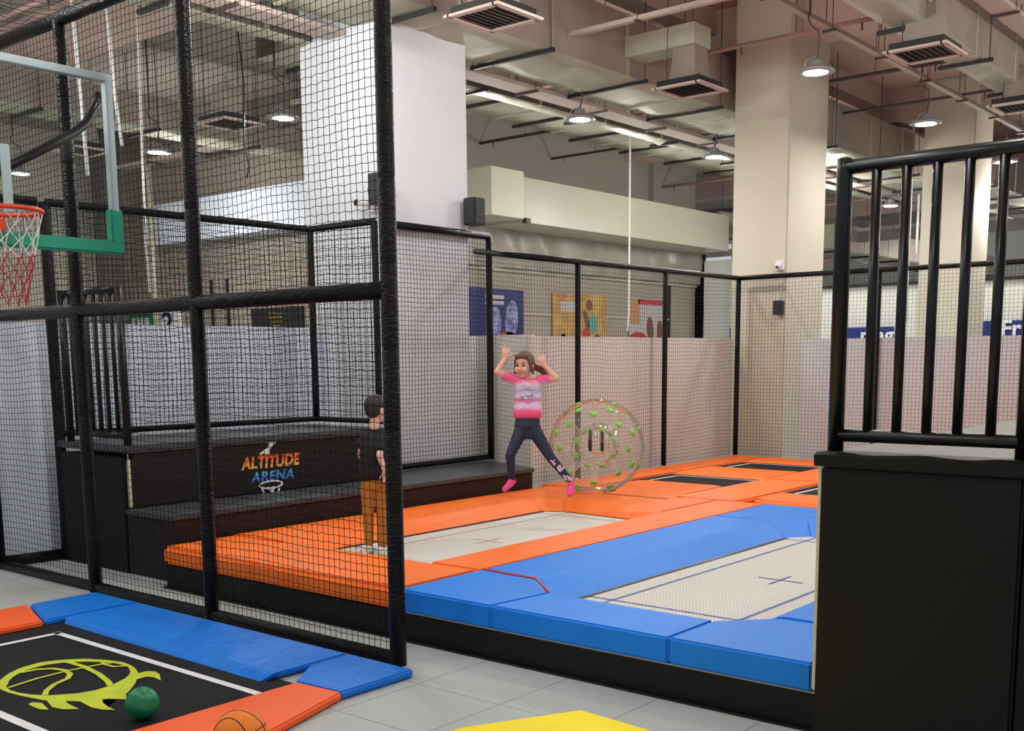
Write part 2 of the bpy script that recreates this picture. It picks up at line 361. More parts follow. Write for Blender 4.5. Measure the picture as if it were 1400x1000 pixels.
# low white partitions behind the nets
def wavy_wall(name, m, p0, p1, z0, z1, amp=.015, th=.05):
    bm = bmesh.new(); p0 = Vector(p0+(0,)); p1 = Vector(p1+(0,)); e = (p1-p0); Ln = e.length; e.normalize(); nn = Vector((-e.y, e.x, 0))
    n = int(Ln/.08); A = []
    for i in range(n+1):
        s = Ln*i/n; o_ = amp*(math.sin(s*3.1)+.5*math.sin(s*7.3+1))
        P = p0+e*s+nn*o_
        A.append([bm.verts.new((P+nn*t).to_tuple()[:2]+(z,)) for t, z in ((0, z0), (0, z1), (th, z1), (th, z0))])
    for i in range(n):
        for j in range(4): bm.faces.new((A[i][j], A[i][(j+1) % 4], A[i+1][(j+1) % 4], A[i+1][j]))
    bm.faces.new(A[0]); bm.faces.new(A[-1][::-1])
    return struct(from_bm(bm, name, m))
wavy_wall('wall_partition_back', M['panelwarm'], (10.2, 8.2), (14.78, 8.0), 0, 2.06)
wavy_wall('wall_partition_left', M['panelwhite'], (2.6, 9.72), (8.35, 9.72), 0, 2.16)
M['panelright'] = mat('right_partition', (200,206,208), .6, var=.05, vscale=1)
wavy_wall('wall_partition_right', M['panelright'], (14.78, 6.9), (14.78, -1.0), 0, 2.03, .006)
wavy_wall('wall_partition_side', M['panelwarm'], (10.25, 9.7), (10.3, 8.25), 0, 2.08, .004)
# shop fronts beyond the right partition
struct(box('wall_shop_front', M['farwall'], 24.0, 24.15, -2, 11.5, 0, 3.3))
trim(M['dark'], 23.9, 24.2, -2, 11.5, 3.3, 3.36)

# ------------------------------------------------------------------ signs and posters
def flat_sign(name, label, m, face, x0, x1, y0, y1, z0, z1, cat='sign'):
    t = thing(name, label, cat, ((x0+x1)/2, (y0+y1)/2, z0)); box('board', m, x0, x1, y0, y1, z0, z1, t); return t
t = flat_sign('shop_sign', 'blue shop sign with white letters Fru behind the black railing', M['signblue'], 'x', 23.88, 24.0, 5.649, 7.235, 2.017, 2.474)
text_mesh('lettering', 'Fru', .46, M['signwhite'], t, (23.86, 6.822, 2.158), (0,-1,0), (0,0,1), bold=.012)
t = flat_sign('shop_sign', 'blue shop sign with white letters og between the first railing bars', M['signblue'], 'x', 23.88, 24.0, 9.071, 10.266, 2.017, 2.408)
text_mesh('lettering', 'mag', .46, M['signwhite'], t, (23.86, 9.777, 2.082), (0,-1,0), (0,0,1), bold=.012)
for q in ('shop_sign',): pass
t['label'] = 'blue shop sign cut off by the partition, just right of the thick railing post'
t = flat_sign('shop_sign', 'small blue and white sign beside the far right end of the grey hoarding', M['signblue'], 'x', 24.0, 25.4, 13.0, 13.1, 2.2, 2.5)
box('lettering_bar', M['signwhite'], 24.55, 24.75, 12.98, 13.0, 2.3, 2.5, t)
KB = 14.64/13.86
def zb_(z): return (z-1.8)*KB+1.8
def poster(label, x0, x1, z0, z1, base, y=14.64):
    x0, x1, z0, z1 = x0*KB, x1*KB, zb_(z0), zb_(z1)
    t = thing('poster', label, 'poster', ((x0+x1)/2, y, z0), 'posters on the grey hoarding'); box('sheet', base, x0, x1, y-.03, y, z0, z1, t)
    return t
def blobs(t, y, items):
    for nm, mm, pts in items:
        bm = bmesh.new(); vs = [bm.verts.new((x*KB, 14.609, zb_(z))) for x, z in pts]; bm.faces.new(vs)
        r = bmesh.ops.extrude_face_region(bm, geom=bm.faces[:])
        for v in [g for g in r['geom'] if isinstance(g, bmesh.types.BMVert)]: v.co.y -= .004
        from_bm(bm, nm, mm, t)
def ell(cx, cz, rx, rz, n=14, a=0): return [(cx+rx*math.cos(2*math.pi*i/n)*math.cos(a)-rz*math.sin(2*math.pi*i/n)*math.sin(a), cz+rx*math.cos(2*math.pi*i/n)*math.sin(a)+rz*math.sin(2*math.pi*i/n)*math.cos(a)) for i in range(n)]
M['p_navy'] = mat('poster_navy', (26,32,100), .5, var=.2, vscale=4)
M['p_yel'] = mat('poster_yellow', (190,158,86), .5, col2=(168,118,76), vscale=3)
M['p_wht'] = mat('poster_white', (176,170,170), .5)
M['p_red'] = mat('poster_red', (176,50,56), .5); M['p_grn'] = mat('poster_green', (96,150,130), .5)
M['p_brn'] = mat('poster_brown', (110,72,52), .5); M['p_org'] = mat('poster_orange', (180,130,84), .5); M['p_sil'] = mat('poster_silver', (150,150,190), .5, col2=(70,70,130), vscale=8)
t = poster('navy blue poster with two silver figures, left of the yellow poster', 15.0, 17.0, 1.95, 3.12, M['p_navy'])
blobs(t, 13.829, [('caption', M['p_wht'], [(15.85,2.93),(16.4,2.93),(16.4,3.0),(15.85,3.0)]), ('caption', M['p_wht'], [(15.85,2.82),(16.4,2.82),(16.4,2.89),(15.85,2.89)]),
    ('figure', M['p_sil'], ell(16.15,2.45,.16,.34)), ('figure', M['p_sil'], ell(16.62,2.55,.2,.38,a=-.15)), ('figure', M['p_red'], ell(16.5,2.22,.25,.1)), ('figure', M['p_red'], ell(16.0,2.14,.18,.07)),
    ('caption', M['p_wht'], [(15.08,2.7),(15.28,2.7),(15.28,2.78),(15.08,2.78)]), ('caption', M['p_wht'], [(15.08,2.55),(15.28,2.55),(15.28,2.63),(15.08,2.63)])])
t = poster('yellow poster with small colourful drawings, between the navy and the white one', 17.95, 19.85, 1.95, 3.12, M['p_yel'])
blobs(t, 13.829, [('caption', M['p_wht'], [(18.2,2.75),(18.8,2.75),(18.8,2.95),(18.2,2.95)]), ('drawing', M['p_grn'], ell(19.35,2.5,.18,.2)), ('drawing', M['p_brn'], ell(19.2,2.9,.12,.12)), ('drawing', M['p_brn'], ell(19.1,2.6,.08,.22,a=.4)),
    ('drawing', M['p_red'], ell(19.1,2.3,.14,.12)), ('drawing', M['p_yel'], ell(18.5,2.3,.3,.12)), ('drawing', M['dark'], ell(19.5,2.22,.14,.06)), ('drawing', M['dark'], ell(18.3,2.24,.08,.06))])
t = poster('white poster with a red top bar and two brown figures, rightmost on the hoarding', 20.75, 22.2, 1.95, 3.12, M['p_wht'])
blobs(t, 13.829, [('red_bar', M['p_red'], [(21.1,2.98),(22.2,2.98),(22.2,3.1),(21.1,3.1)]), ('orange_patch', M['p_org'], [(20.78,2.55),(21.15,2.55),(21.15,3.1),(20.78,3.1)]),
    ('figure', M['p_brn'], ell(21.6,2.42,.14,.3,a=.15)), ('figure', M['p_brn'], ell(22.0,2.4,.12,.24)), ('red_bar', M['p_red'], ell(21.1,2.24,.35,.12))])
# dark poster, green and blue signs, number on the left wall
t = thing('poster', 'dark brown poster with faint gold lines, seen through the cage net', 'poster', (14.04, 18.0, 2.3)); box('sheet', M['dark'], 14.04, 14.1, 17.0, 18.6, 2.25, 2.85, t)
M['gold'] = mat('gold_print', (130,110,50), .5)
for i in range(4): box('gold_line', M['gold'], 14.03, 14.04, 17.55+.04*i, 18.05-.04*i, 2.72-.08*i, 2.75-.08*i, t)
t = thing('wayfinding_sign', 'green and blue sign strip above the partition, left of the cage centre post', 'sign', (14.0, 23.3, 2.4))
M['sgreen'] = mat('sign_green', (10,120,90), .5); M['sblue'] = mat('sign_sky', (40,120,200), .5)
wy = lambda px: atx(px, 440, 14.04).y
box('green_panel', M['sgreen'], 14.04, 14.1, wy(209), wy(174), 2.4, 2.86, t); box('blue_panel', M['sblue'], aty(148,440,23.9).x, aty(168,440,23.9).x, 23.9, 24.0, 2.4, 2.95, t)
for i, px in enumerate((180, 189, 198)): box('pictogram', M['signwhite'], 14.02, 14.04, wy(px+6), wy(px), 2.48+.04*(i % 2), 2.78, t)
t = thing('number_sign', 'white board with a dark number 2 beside the green sign', 'sign', (14.0, wy(230), 2.4)); box('board', M['signwhite'], 14.04, 14.1, wy(246), wy(212), 2.3, 2.95, t)
text_mesh('numeral', '2', .62, M['p_navy'], t, (14.02, wy(221), 2.44), (0,-1,0), (0,0,1), bold=.012, sx=1.6)

# ------------------------------------------------------------------ cage, fences
def post_bm(x, y, z0, z1, r, rings=True, seed=0):
    bm = bmesh.new(); pts = []; rr = []
    z = z0; rs = random.Random(seed)
    while z < z1:
        pts.append((x, y, z)); rr.append(r); 
        if rings and z+.45 < z1: pts += [(x, y, z+.44), (x, y, z+.45), (x, y, z+.46)]; rr += [r, r*.93, r]
        z += .47
    pts.append((x, y, z1)); rr.append(r); tube(bm, pts, rr, 14); return bm
def fence(name, label, P, z0, z1, r=.042, mid=None, base=True, cell=.05, netm=None, skip_posts=(), group=None, wav=.012, nr=.0024, seed=1, toprail=True):
    t = thing(name, label, 'fence', (P[0][0], P[0][1], z0), group)
    for i, (x, y) in enumerate(P):
        if i not in skip_posts: from_bm(post_bm(x, y, z0, z1, r, seed=i), 'post', M['tape'], t, True)
    zr = ([z1] if toprail else []) + ([mid] if mid else [])
    for z in zr:
        tubeobj('top_rail' if z == z1 else 'middle_rail', M['tape'], [(x, y, z) for x, y in P], r, t, 14)
    if base: tubeobj('bottom_rail', M['tape'], [(x, y, z0+r*.8) for x, y in P], r*.8, t, 12)
    for i in range(len(P)-1): net(P[i], P[i+1], z0+.03, z1, cell, nr, netm, t, wav, seed*10+i)
    return t
t = fence('net_cage', 'tall black padded net cage standing between the basketball mat and the trampolines', [(4.4,4.56),(4.4,6.42),(4.4,7.97),(4.4,9.58)], 0, 4.3, .05, mid=2.19, seed=3, wav=.011)
# the cage's net roof, leaning back from the top rail toward the left
rf = []
for i in range(50): rf.append(np.array([[4.38-2.4*s/20, 5.6+.085*i+.01*math.sin(s), 4.32+.02*math.sin(s*.7+i)] for s in range(21)]))
for s in range(28): rf.append(np.array([[4.38-.085*s, 5.6+.085*i, 4.32+.02*math.sin(s*.3+i*.7)] for i in range(50)]))
strands('roof_net', rf, .0024, M['net'], t)
fence('net_fence', 'black netting fence with padded posts behind the upper platform', [(5.0,9.5),(7.93,9.42),(7.93,8.41)], 1.13, 3.2, .036, seed=5, wav=.012, nr=.0034, skip_posts=(0,))
t = fence('net_fence', 'black netting fence on the low bench in front of the white pillar', [(8.5,8.78),(10.16,8.8)], .57, 3.25, .042, seed=6, wav=.006, skip_posts=(0,), nr=.003)
t = fence('net_fence', 'long black netting fence behind the orange trampolines', [(14.68,7.88),(12.67,7.88),(10.71,7.88),(9.85,7.9)], .34, 2.93, .036, seed=7, netm=M['netfar'], cell=.05, nr=.002, skip_posts=(3,), wav=.012, base=False)
t2 = thing('net_fence', 'short net fence return angled behind the girl to the pillar', 'fence', (9.85,7.9,.34))
tubeobj('top_rail', M['tape'], [(9.85,7.9,2.93),(10.25,9.1,3.1)], .036, t2); net((9.85,7.9),(10.25,9.1),.34,2.93,.05,.002,M['netfar'],t2,.008,31,z1b=3.1)
t = fence('net_fence', 'black netting fence running right from the far corner post behind the railing', [(14.68,7.84),(14.68,5.78),(14.68,3.7),(14.68,1.6)], .34, 2.93, .036, seed=9, netm=M['netfar'], cell=.05, nr=.002, skip_posts=(0,), wav=.003, base=False)
# left fence post standing on the floor behind the cage
tag(from_bm(post_bm(5.0, 9.52, 0, 3.2, .05), 'fence_post', M['tape'], None, True), 'black padded post standing on the floor at the left end of the rear fence', 'post')
t = thing('floor_rail', 'black padded rail along the foot of the left white partition', 'rail', (4.4,9.6,0)); 
tubeobj('rail', M['tape'], [(4.45,9.6,.05),(5.0,9.56,.05)], .05, t)
tubeobj('rail', M['tape'], [(2.0,9.62,3.2),(4.93,9.52,3.2)], .04, t); t['label'] = 'black padded rails joining the cage corner to the rear fence post'

# ------------------------------------------------------------------ trampoline court
O, B = M['orange'], M['blue']
t = thing('court_base', 'low black base carrying the orange and blue trampoline pads', 'base', (4.9, 5, 0))
box('front_fascia', M['fascia'], 4.84, 4.9, 2.12, 7.66, 0, .185, t); box('side_fascia', M['fascia'], 4.9, 9.8, 2.12, 2.18, 0, .185, t)
box('trim_strip', M['tray'], 4.835, 4.85, 2.12, 4.97, .183, .193, t)
box('side_fascia', M['fascia'], 4.9, 9.6, 7.62, 7.68, 0, .185, t)
box('floor_edge_strip', M['railpaint'], 4.80, 4.84, 2.12, 7.66, 0, .012, t)
box('under_deck', M['dark'], 9.62, 14.6, 2.2, 7.86, .06, .19, t)
box('leg_bracket', M['signwhite'], 4.95, 5.0, 2.06, 2.1, .1, .3, t)
GB, GO = 'blue trampoline pads', 'orange trampoline pads'
g = .006
pad('blue corner pad nearest the cage post, beside the red piping line', B, [(4.81,4.97),(5.66,4.97),(5.6,4.44),(5.3,4.13),(4.81,4.19)], group=GB)
pad('long blue pad with a sloping inner face beside the orange strip', B, [(5.67,4.97),(8.9,4.97),(8.9,4.45),(5.62,4.44)], [(5.67,4.97),(8.9,4.97),(8.62,4.13),(5.33,4.13)], z0=.24, group=GB)
pad('blue front pad in the middle of the near edge', B, [(4.81,4.187),(5.3,4.127),(5.3,2.953),(4.81,2.953)], group=GB)
pad('blue front corner pad next to the black platform, with a rounded end', B, [(4.81,2.95),(5.28,2.95),(5.55,2.7),(5.58,2.15),(4.81,2.15)], group=GB)
pad('blue pad on the far side of the white bed, half hidden by the black platform', B, [(5.59,2.7),(9.9,2.7),(9.9,2.15),(5.59,2.15)], [(5.59,2.9),(9.9,2.9),(9.9,2.15),(5.59,2.15)], group=GB, z0=.24)
pad('blue far corner pad with a small triangular slope', B, [(8.905,4.97),(9.9,4.97),(9.9,4.19),(9.14,4.19),(8.905,4.45)], [(8.905,4.97),(9.9,4.97),(9.9,4.19),(8.79,3.99),(8.63,4.13)], z0=.24, group=GB)
pad('blue far end pad right of the small triangular slope', B, [(9.15,4.185),(9.9,4.185),(9.9,2.71),(9.15,2.71)], [(8.79,3.985),(9.9,4.185),(9.9,2.71),(8.79,2.71)], z0=.24, group=GB)
tag(tubeobj('piping', M['red'], [(5.62,4.96,.343),(5.6,4.7,.345),(5.59,4.46,.345),(5.32,4.14,.335)], .008), 'red piping line curving across the blue corner pad', 'piping')
pad('orange front pad behind the net, running along the left court edge', O, [(4.81,7.66),(5.5,7.66),(5.52,7.05),(5.6,6.95),(5.6,4.98),(4.81,4.98)], group=GO, bev=.03)
pad('long orange divider pad between the white bed and the blue pads', O, [(5.61,5.46),(8.8,5.5),(9.9,5.5),(9.9,4.973),(5.61,4.973)], group=GO)
pad('long orange back pad with a sloping face beside the black bench', O, [(5.53,7.05),(5.51,7.7),(8.9,7.7),(8.9,7.15)], [(5.62,6.82),(5.51,7.7),(8.9,7.7),(8.68,6.84)], z0=.25, group=GO)
pad('orange far corner pad with a small triangular slope under the jumping girl', O, [(8.91,7.15),(8.91,7.7),(9.9,7.7),(9.9,6.89),(9.1,6.89)], [(8.69,6.84),(8.91,7.7),(9.9,7.7),(9.9,6.89),(8.79,6.66)], z0=.25, group=GO)
pad('orange end pad in front of the clear bumper ball', O, [(9.1,6.88),(9.66,6.88),(9.66,5.98),(9.9,5.9),(9.9,5.51),(8.86,5.51)], [(8.79,6.65),(9.66,6.88),(9.66,5.98),(9.9,5.9),(9.9,5.51),(8.7,5.51)], z0=.25, group=GO)
# beds
def bed(label, m, x0, x1, y0, y1, z, linem=None, ins=.12, cross=None, crossm=None, w=.02, lab2=None):
    t = thing('trampoline_bed', label, 'trampoline', ((x0+x1)/2, (y0+y1)/2, z)); box('mat', m, x0, x1, y0, y1, z-.01, z, t)
    if linem:
        bm = bmesh.new(); zz = z+.002
        ix, iy = ins if hasattr(ins, '__len__') else (ins, ins)
        sp = hasattr(ins, '__len__')
        for a in (y0+iy, y1-iy): ribbon(bm, [(x0+(ix if sp else 0), a, zz), (x1-(ix if sp else 0), a, zz)], w)
        for a in (x0+ix, x1-ix): ribbon(bm, [(a, y0+(iy if sp else 0), zz), (a, y1-(iy if sp else 0), zz)], w)
        from_bm(bm, 'border_line', linem, t)
    if cross:
        bm = bmesh.new(); cx, cy, a = cross; ribbon(bm, [(cx-a, cy, z+.003), (cx+a, cy, z+.003)], w*.8); ribbon(bm, [(cx, cy-a, z+.004), (cx, cy+a, z+.004)], w*.8)
        from_bm(bm, 'centre_cross', crossm, t)
    return t
M['bline'] = mat('blue_stitch', (66,104,160), .6); M['oline'] = mat('orange_stitch', (196,120,70), .6)
bed('white webbed trampoline bed with blue lines and a blue centre cross', M['bed_white'], 5.3, 9.0, 2.6, 4.35, .245, M['bline'], .42, (6.95, 3.36, .17), M['bline'], .022)
bed('white webbed trampoline bed with thin orange lines, under the children', M['bed_white'], 5.4, 9.0, 5.3, 7.0, .245, M['oline'], .42, (6.98, 6.1, .17), M['oline'], .012)
for q, (xa, xb, ya, yb) in enumerate(((5.3,8.62,4.108,4.14),(5.6,8.68,6.81,6.835))):  # flat dark strips laid along the bed edges under both long pads
    tag(box('dark_border', M['railpaint'], xa, xb, ya, yb,   .246, .251), ('dark binding strip under the long blue pad at the bed edge', 'dark binding strip under the long orange back pad at the bed edge')[q], 'border')
holes = [(11.0,12.0,6.05,7.32),(12.95,13.92,6.05,7.32),(11.0,11.95,4.2,5.32),(12.95,13.88,4.2,5.32)]
hl = ['black trampoline bed with white line, nearer of the two along the back fence', 'black trampoline bed with white line in the far corner by the fence', 'black trampoline bed just left of the platform edge, third from the corner', 'black trampoline bed mostly hidden behind the black platform']
for (x0,x1,y0,y1), lb in zip(holes[:3], hl): bed(lb, M['bed_black'], x0-.4, x1+.0, y0-.35, y1+.1, .318, M['line'], (.13, .26), w=.035)
pad('orange back pad strip at the foot of the net fence, nearer half', O, [(10.12,7.22),(11.0,7.26),(11.1,7.32),(12.3,7.32),(12.3,7.86),(9.92,7.86),(9.92,7.3)], group=GO, bev=.03)
pad('orange back pad strip running into the far fence corner', O, [(12.31,7.32),(14.62,7.32),(14.62,7.86),(12.31,7.86)], group=GO, bev=.03)
pad('orange cross pad between the bumper ball gap and the first black bed', O, [(10.2,6.04),(10.98,6.04),(11.05,6.2),(11.05,7.1),(10.98,7.19),(10.2,7.19)], [(10.02,6.04),(10.98,6.04),(11.05,6.2),(11.05,7.1),(10.98,7.19),(10.02,7.19)], z0=.285, group=GO)
pad('orange cross pad between the two black beds along the back fence', O, [(12.08,6.04),(12.96,6.04),(12.96,7.31),(12.08,7.31)], [(11.98,6.04),(12.96,6.04),(12.96,7.31),(11.98,7.31)], z0=.3, group=GO)
pad('orange pad strip along the far right fence', O, [(14.0,2.2),(14.62,2.2),(14.62,7.31),(14.0,7.31)], [(13.9,2.2),(14.62,2.2),(14.62,7.31),(13.9,7.31)], z0=.3, group=GO, bev=.03)
pad('orange lengthwise pad between the rows of black beds, nearer half', O, [(9.92,5.3),(12.0,5.3),(12.0,6.03),(9.92,6.03)], group=GO, bev=.02)
pad('orange lengthwise pad between the rows of black beds, farther half', O, [(12.01,5.3),(13.98,5.3),(13.98,6.03),(12.01,6.03)], group=GO, bev=.02)
pad('orange cross pad just beyond the far end of the blue pads', O, [(10.15,2.3),(10.86,2.3),(10.86,5.29),(10.3,5.29),(10.15,5.15)], [(10.0,2.3),(10.86,2.3),(10.86,5.29),(10.2,5.29),(10.0,5.15)], group=GO, bev=.03)
pad('short orange filler pad beyond the second row of black beds', O, [(12.91,2.3),(13.98,2.3),(13.98,5.29),(12.91,5.29)], group=GO)
pad('orange cross pad right of the third black bed', O, [(11.98,2.3),(12.9,2.3),(12.9,5.29),(11.98,5.29)], group=GO, bev=.03)

# ------------------------------------------------------------------ platforms at the back left
t = thing('bench_platform', 'low dark bench along the back of the orange trampoline', 'platform', (7.3,8.0,0))
bm = bmesh.new(); loft(bm, [(4.97,7.73),(9.64,7.73),(10.1,8.84),(7.95,8.84),(7.95,8.42),(4.97,8.42)], [(4.97,7.73),(9.64,7.73),(10.1,8.84),(7.95,8.84),(7.95,8.42),(4.97,8.42)], .515, 0, .01, 1); from_bm(bm, 'body', M['bench'], t)
bm = bmesh.new(); loft(bm, [(4.94,7.71),(9.66,7.71),(10.12,8.86),(7.95,8.86),(7.95,8.4),(4.94,8.4)], [(4.94,7.71),(9.66,7.71),(10.12,8.86),(7.95,8.86),(7.95,8.4),(4.94,8.4)], .56, .517, .012, 2); from_bm(bm, 'top_mat', M['benchtop'], t)
t = thing('stage_platform', 'tall dark platform with the ALTITUDE ARENA logo, behind the low bench', 'platform', (6.4,8.9,0))
box('body', M['bench'], 4.99, 7.9, 8.43, 9.45, 0, 1.0, t); fp = box('front_panel', M['panelface'], 5.02, 7.88, 8.395, 8.43, .565, 1.035, t, .01)
box('side_panel', M['fascia'], 4.96, 4.99, 8.43, 9.45, 0, 1.0, t, .005)
box('panel_edge', M['strip'], 4.995, 5.015, 8.393, 8.42, .57, 1.03, t)
box('top_mat', M['benchtop'], 4.95, 7.92, 8.37, 9.5, 1.04, 1.1, t, .015)
box('top_piping', M['rod'], 5.0, 7.9, 8.362, 8.37, 1.036, 1.046, t)
# printed logo
lg = grad_z('print_orange_fade', [(0,(250,200,90)),(.5,(245,130,50)),(1,(215,50,35))], .79, .93)
lb = grad_z('print_blue_fade', [(0,(70,40,110)),(.35,(60,130,210)),(1,(90,190,235))], .65, .78)
A = aty(330, 643, 8.39); Bp = aty(411, 640, 8.39)
yf = 8.392
tm = text_mesh('logo_text', 'ALTITUDE', .155, lg, fp, (A.x, yf, .80), (1,0,0), (0,0,1), extrude=.001, shear=.18, bold=.006, sx=1.0, spacing=1.05)
wid = max(v.co.x for v in tm.data.vertices)-min(v.co.x for v in tm.data.vertices)
tgt = Bp.x-A.x; x0_ = min(v.co.x for v in tm.data.vertices)
for v in tm.data.vertices: v.co.x = A.x+(v.co.x-x0_)*tgt/wid
tm = text_mesh('logo_text', 'ARENA', .13, lb, fp, (A.x, yf, .67), (1,0,0), (0,0,1), extrude=.001, shear=.18, bold=.004, spacing=1.1)
xs = [v.co.x for v in tm.data.vertices]; a0 = aty(343, 655, 8.39).x; a1 = aty(402, 652, 8.39).x
for v in tm.data.vertices: v.co.x = a0+(v.co.x-min(xs))*(a1-a0)/(max(xs)-min(xs))
def lp(px, py): q = aty(px, py, yf-.003); return (q.x, q.y, q.z)
bm = bmesh.new()
def stroke(pts, r): tube(bm, [lp(*p) for p in pts], r, 6)
stroke([(355,622.5),(362,617),(367,614)], .011); stroke([(367,614),(369,609),(371,604)], [.014,.02,.012]); stroke([(367,614),(367,622)], .012); stroke([(367,616),(362,622)], .01)
stroke([(369,608),(366.5,604.5)], .011); stroke([(371,609),(376,604.5)], .011); ball(bm, lp(370.5,605.5), .018, 1, .2, 1, 10, 6)
from_bm(bm, 'jumper_figure', M['logo_white'], fp)
bm = bmesh.new(); c = Vector(lp(370.5, 663)); rx = (Vector(lp(386,662))-Vector(lp(355,664))).length/2
tube(bm, [(c.x+rx*math.cos(a), c.y, c.z+.034*math.sin(a)) for a in [2*math.pi*i/28 for i in range(28)]], .009, 6, closed=True)
for fx, dx in ((-.85,.04),(-.25,.05),(.3,-.04),(.8,-.03)): tube(bm, [(c.x+rx*fx, c.y, c.z-.02), (c.x+rx*fx+dx, c.y, c.z-.095)], .009, 6)
from_bm(bm, 'trampoline_emblem', M['logo_white'], fp)
# side rail of the stage platform
t = thing('guard_rail', 'short black upright guard rail on the left end of the tall platform', 'railing', (5.02,8.9,1.1))
for y in (8.42, 9.36): tubeobj('post', M['railpaint'], [(5.02,y,.98 if y < 9 else 1.1),(5.02,y,2.43)], .035, t)
tubeobj('top_rail', M['railpaint'], [(5.02,8.42,2.4),(5.02,9.36,2.4)], .03, t); tubeobj('bottom_rail', M['railpaint'], [(5.02,8.42,1.18),(5.02,9.36,1.18)], .03, t)
for i in range(6): y = 8.42+.94*(i+1)/7; tubeobj('bar', M['railpaint'], [(5.02,y,1.18),(5.02,y,2.4)], .02, t)

# ------------------------------------------------------------------ big platform on the right
t = thing('padded_platform', 'large black padded platform filling the right foreground', 'platform', (6,1,0))
box('core', M['box'], 4.56, 12.5, -1.0, 1.98, 0, 1.32, t)
box('front_pad', M['box'], 4.5, 4.56, 1.165, 2.0, .02, 1.325, t, .012); box('front_pad', M['box'], 4.5, 4.56, -.2, 1.155, .02, 1.325, t, .012)
box('edge_strip', M['strip'], 4.53, 4.6, 1.985, 2.025, .3, 1.33, t, .006)
bm = bmesh.new(); n = 60; rows = []
for i in range(n+1):
    y = 2.02-3.0*i/n; w = .004*math.sin(i*.9)+.004*noise.noise(Vector((i*.35, 0, 0)))
    rows.append([bm.verts.new(p) for p in ((4.475,y,1.325),(4.472,y,1.372+w),(4.5,y,1.385+w),(4.66,y,1.382),(4.66,y,1.325))])
for a, b in zip(rows, rows[1:]):
    for j in range(5): bm.faces.new((a[j], a[(j+1) % 5], b[(j+1) % 5], b[j]))
bm.faces.new(rows[0]); bm.faces.new(rows[-1][::-1]); from_bm(bm, 'rim_pad', M['box'], t)
box('top_mat', M['boxtop'], 4.66, 12.5, -1.0, 2.02, 1.32, 1.38, t, .006)
t = thing('guard_rail', 'black tube railing with vertical bars standing on the right foreground platform', 'railing', (4.58,1.5,1.38))
for y in (1.97, 1.195, .4): tubeobj('post', M['railpaint'], [(4.58,y,1.38),(4.58,y,2.575),(4.58,y,2.62 if y > 1.9 else 2.58),(4.58,y,2.628 if y > 1.9 else 2.585)], [.034,.034,.032,.012], t, 16)
tubeobj('top_rail', M['railpaint'], [(4.58,1.97,2.585),(4.58,.4,2.585)], .031, t, 16); tubeobj('bottom_rail', M['railpaint'], [(4.58,1.97,1.455),(4.58,.4,1.455)], .028, t, 16)
for y in (1.83,1.705,1.58,1.455,1.325,1.07,.945,.82,.695,.57): tubeobj('bar', M['railpaint'], [(4.58,y,1.455),(4.58,y,2.585)], .021, t, 12)

# ------------------------------------------------------------------ basketball mat in the foreground
z1 = .05
t = thing('basketball_bed', 'black basketball trampoline mat with white lines and a lime flaming ball print', 'trampoline', (2.9,5.8,0))
box('mat', M['bed_black'], 1.2, 3.75, 4.55, 7.2, .002, .012, t)
bm = bmesh.new(); zz = .0155
ribbon(bm, [(3.5,4.6,zz),(3.5,6.9,zz)], .05); ribbon(bm, [(1.2,6.87,zz),(3.52,6.87,zz)], .05); ribbon(bm, [(1.2,4.66,zz+.001),(3.75,4.66,zz+.001)], .05); ribbon(bm, [(2.46,4.6,zz),(2.46,6.9,zz)], .055)
from_bm(bm, 'white_lines', M['line'], t)
LZ = [0]
def gp(x, y, zz=.0145): q = atz(x, y, zz); return (q.x, q.y, zz+LZ[0])      # logo outline measured on the mat
bm = bmesh.new()
def gring(cx, cy, rx, ry, rot, w0, w1, a0=0, a1=360, n=40):
    inn, out = [], []
    for i in range(n+1):
        a = math.radians(a0+(a1-a0)*i/n); f = .5-.5*math.cos(a-math.radians(60)); w = w0+(w1-w0)*f
        for lst, k_ in ((inn, -w), (out, w)):
            x = (rx+k_)*math.cos(a); y = (ry+k_*.55)*math.sin(a); lst.append(bm.verts.new(gp(cx+x*math.cos(rot)-y*math.sin(rot), cy+x*math.sin(rot)+y*math.cos(rot))))
    for i in range(n): bm.faces.new((inn[i], out[i], out[i+1], inn[i+1]))
def gpoly(pts): LZ[0] += .0003; bm.faces.new([bm.verts.new(gp(x, y)) for x, y in pts])
def gline(pts, w): LZ[0] += .0003; ribbon(bm, [gp(x, y) for x, y in pts], w)
C4 = lambda x, y: (x/4, 750+y/4)
outer = [(0,722),(40,690),(110,655),(220,625),(340,610),(470,605),(590,612),(680,625),(735,650),(758,680),(760,715)]
inner = [(40,765),(40,735),(75,700),(140,668),(240,640),(350,625),(470,620),(590,625),(660,635),(700,650),(715,675),(705,700)]
up_ = [C4(*p) for p in outer]; lo_ = [C4(*p) for p in inner]
def resample(P, n):
    P = np.array(P, float); d = np.r_[0, np.cumsum(np.hypot(*np.diff(P, axis=0).T))]; s = np.linspace(0, d[-1], n)
    return list(zip(np.interp(s, d, P[:, 0]), np.interp(s, d, P[:, 1])))
def band(Pa, Pb, n=30):
    LZ[0] += .0003
    a, b = resample(Pa, n), resample(Pb, n); va = [bm.verts.new(gp(*p)) for p in a]; vb = [bm.verts.new(gp(*p)) for p in b]
    for i in range(n-1): bm.faces.new((va[i], va[i+1], vb[i+1], vb[i]))
band([C4(*p) for p in [(0,735),(-12,752),(0,770),(40,788),(110,806),(240,832),(300,834)]], [C4(*p) for p in [(40,765),(45,768),(60,778),(100,790),(160,800),(245,805),(310,803)]])
band(up_+[C4(*p) for p in [(760,715)]], [C4(2,760)]+lo_)
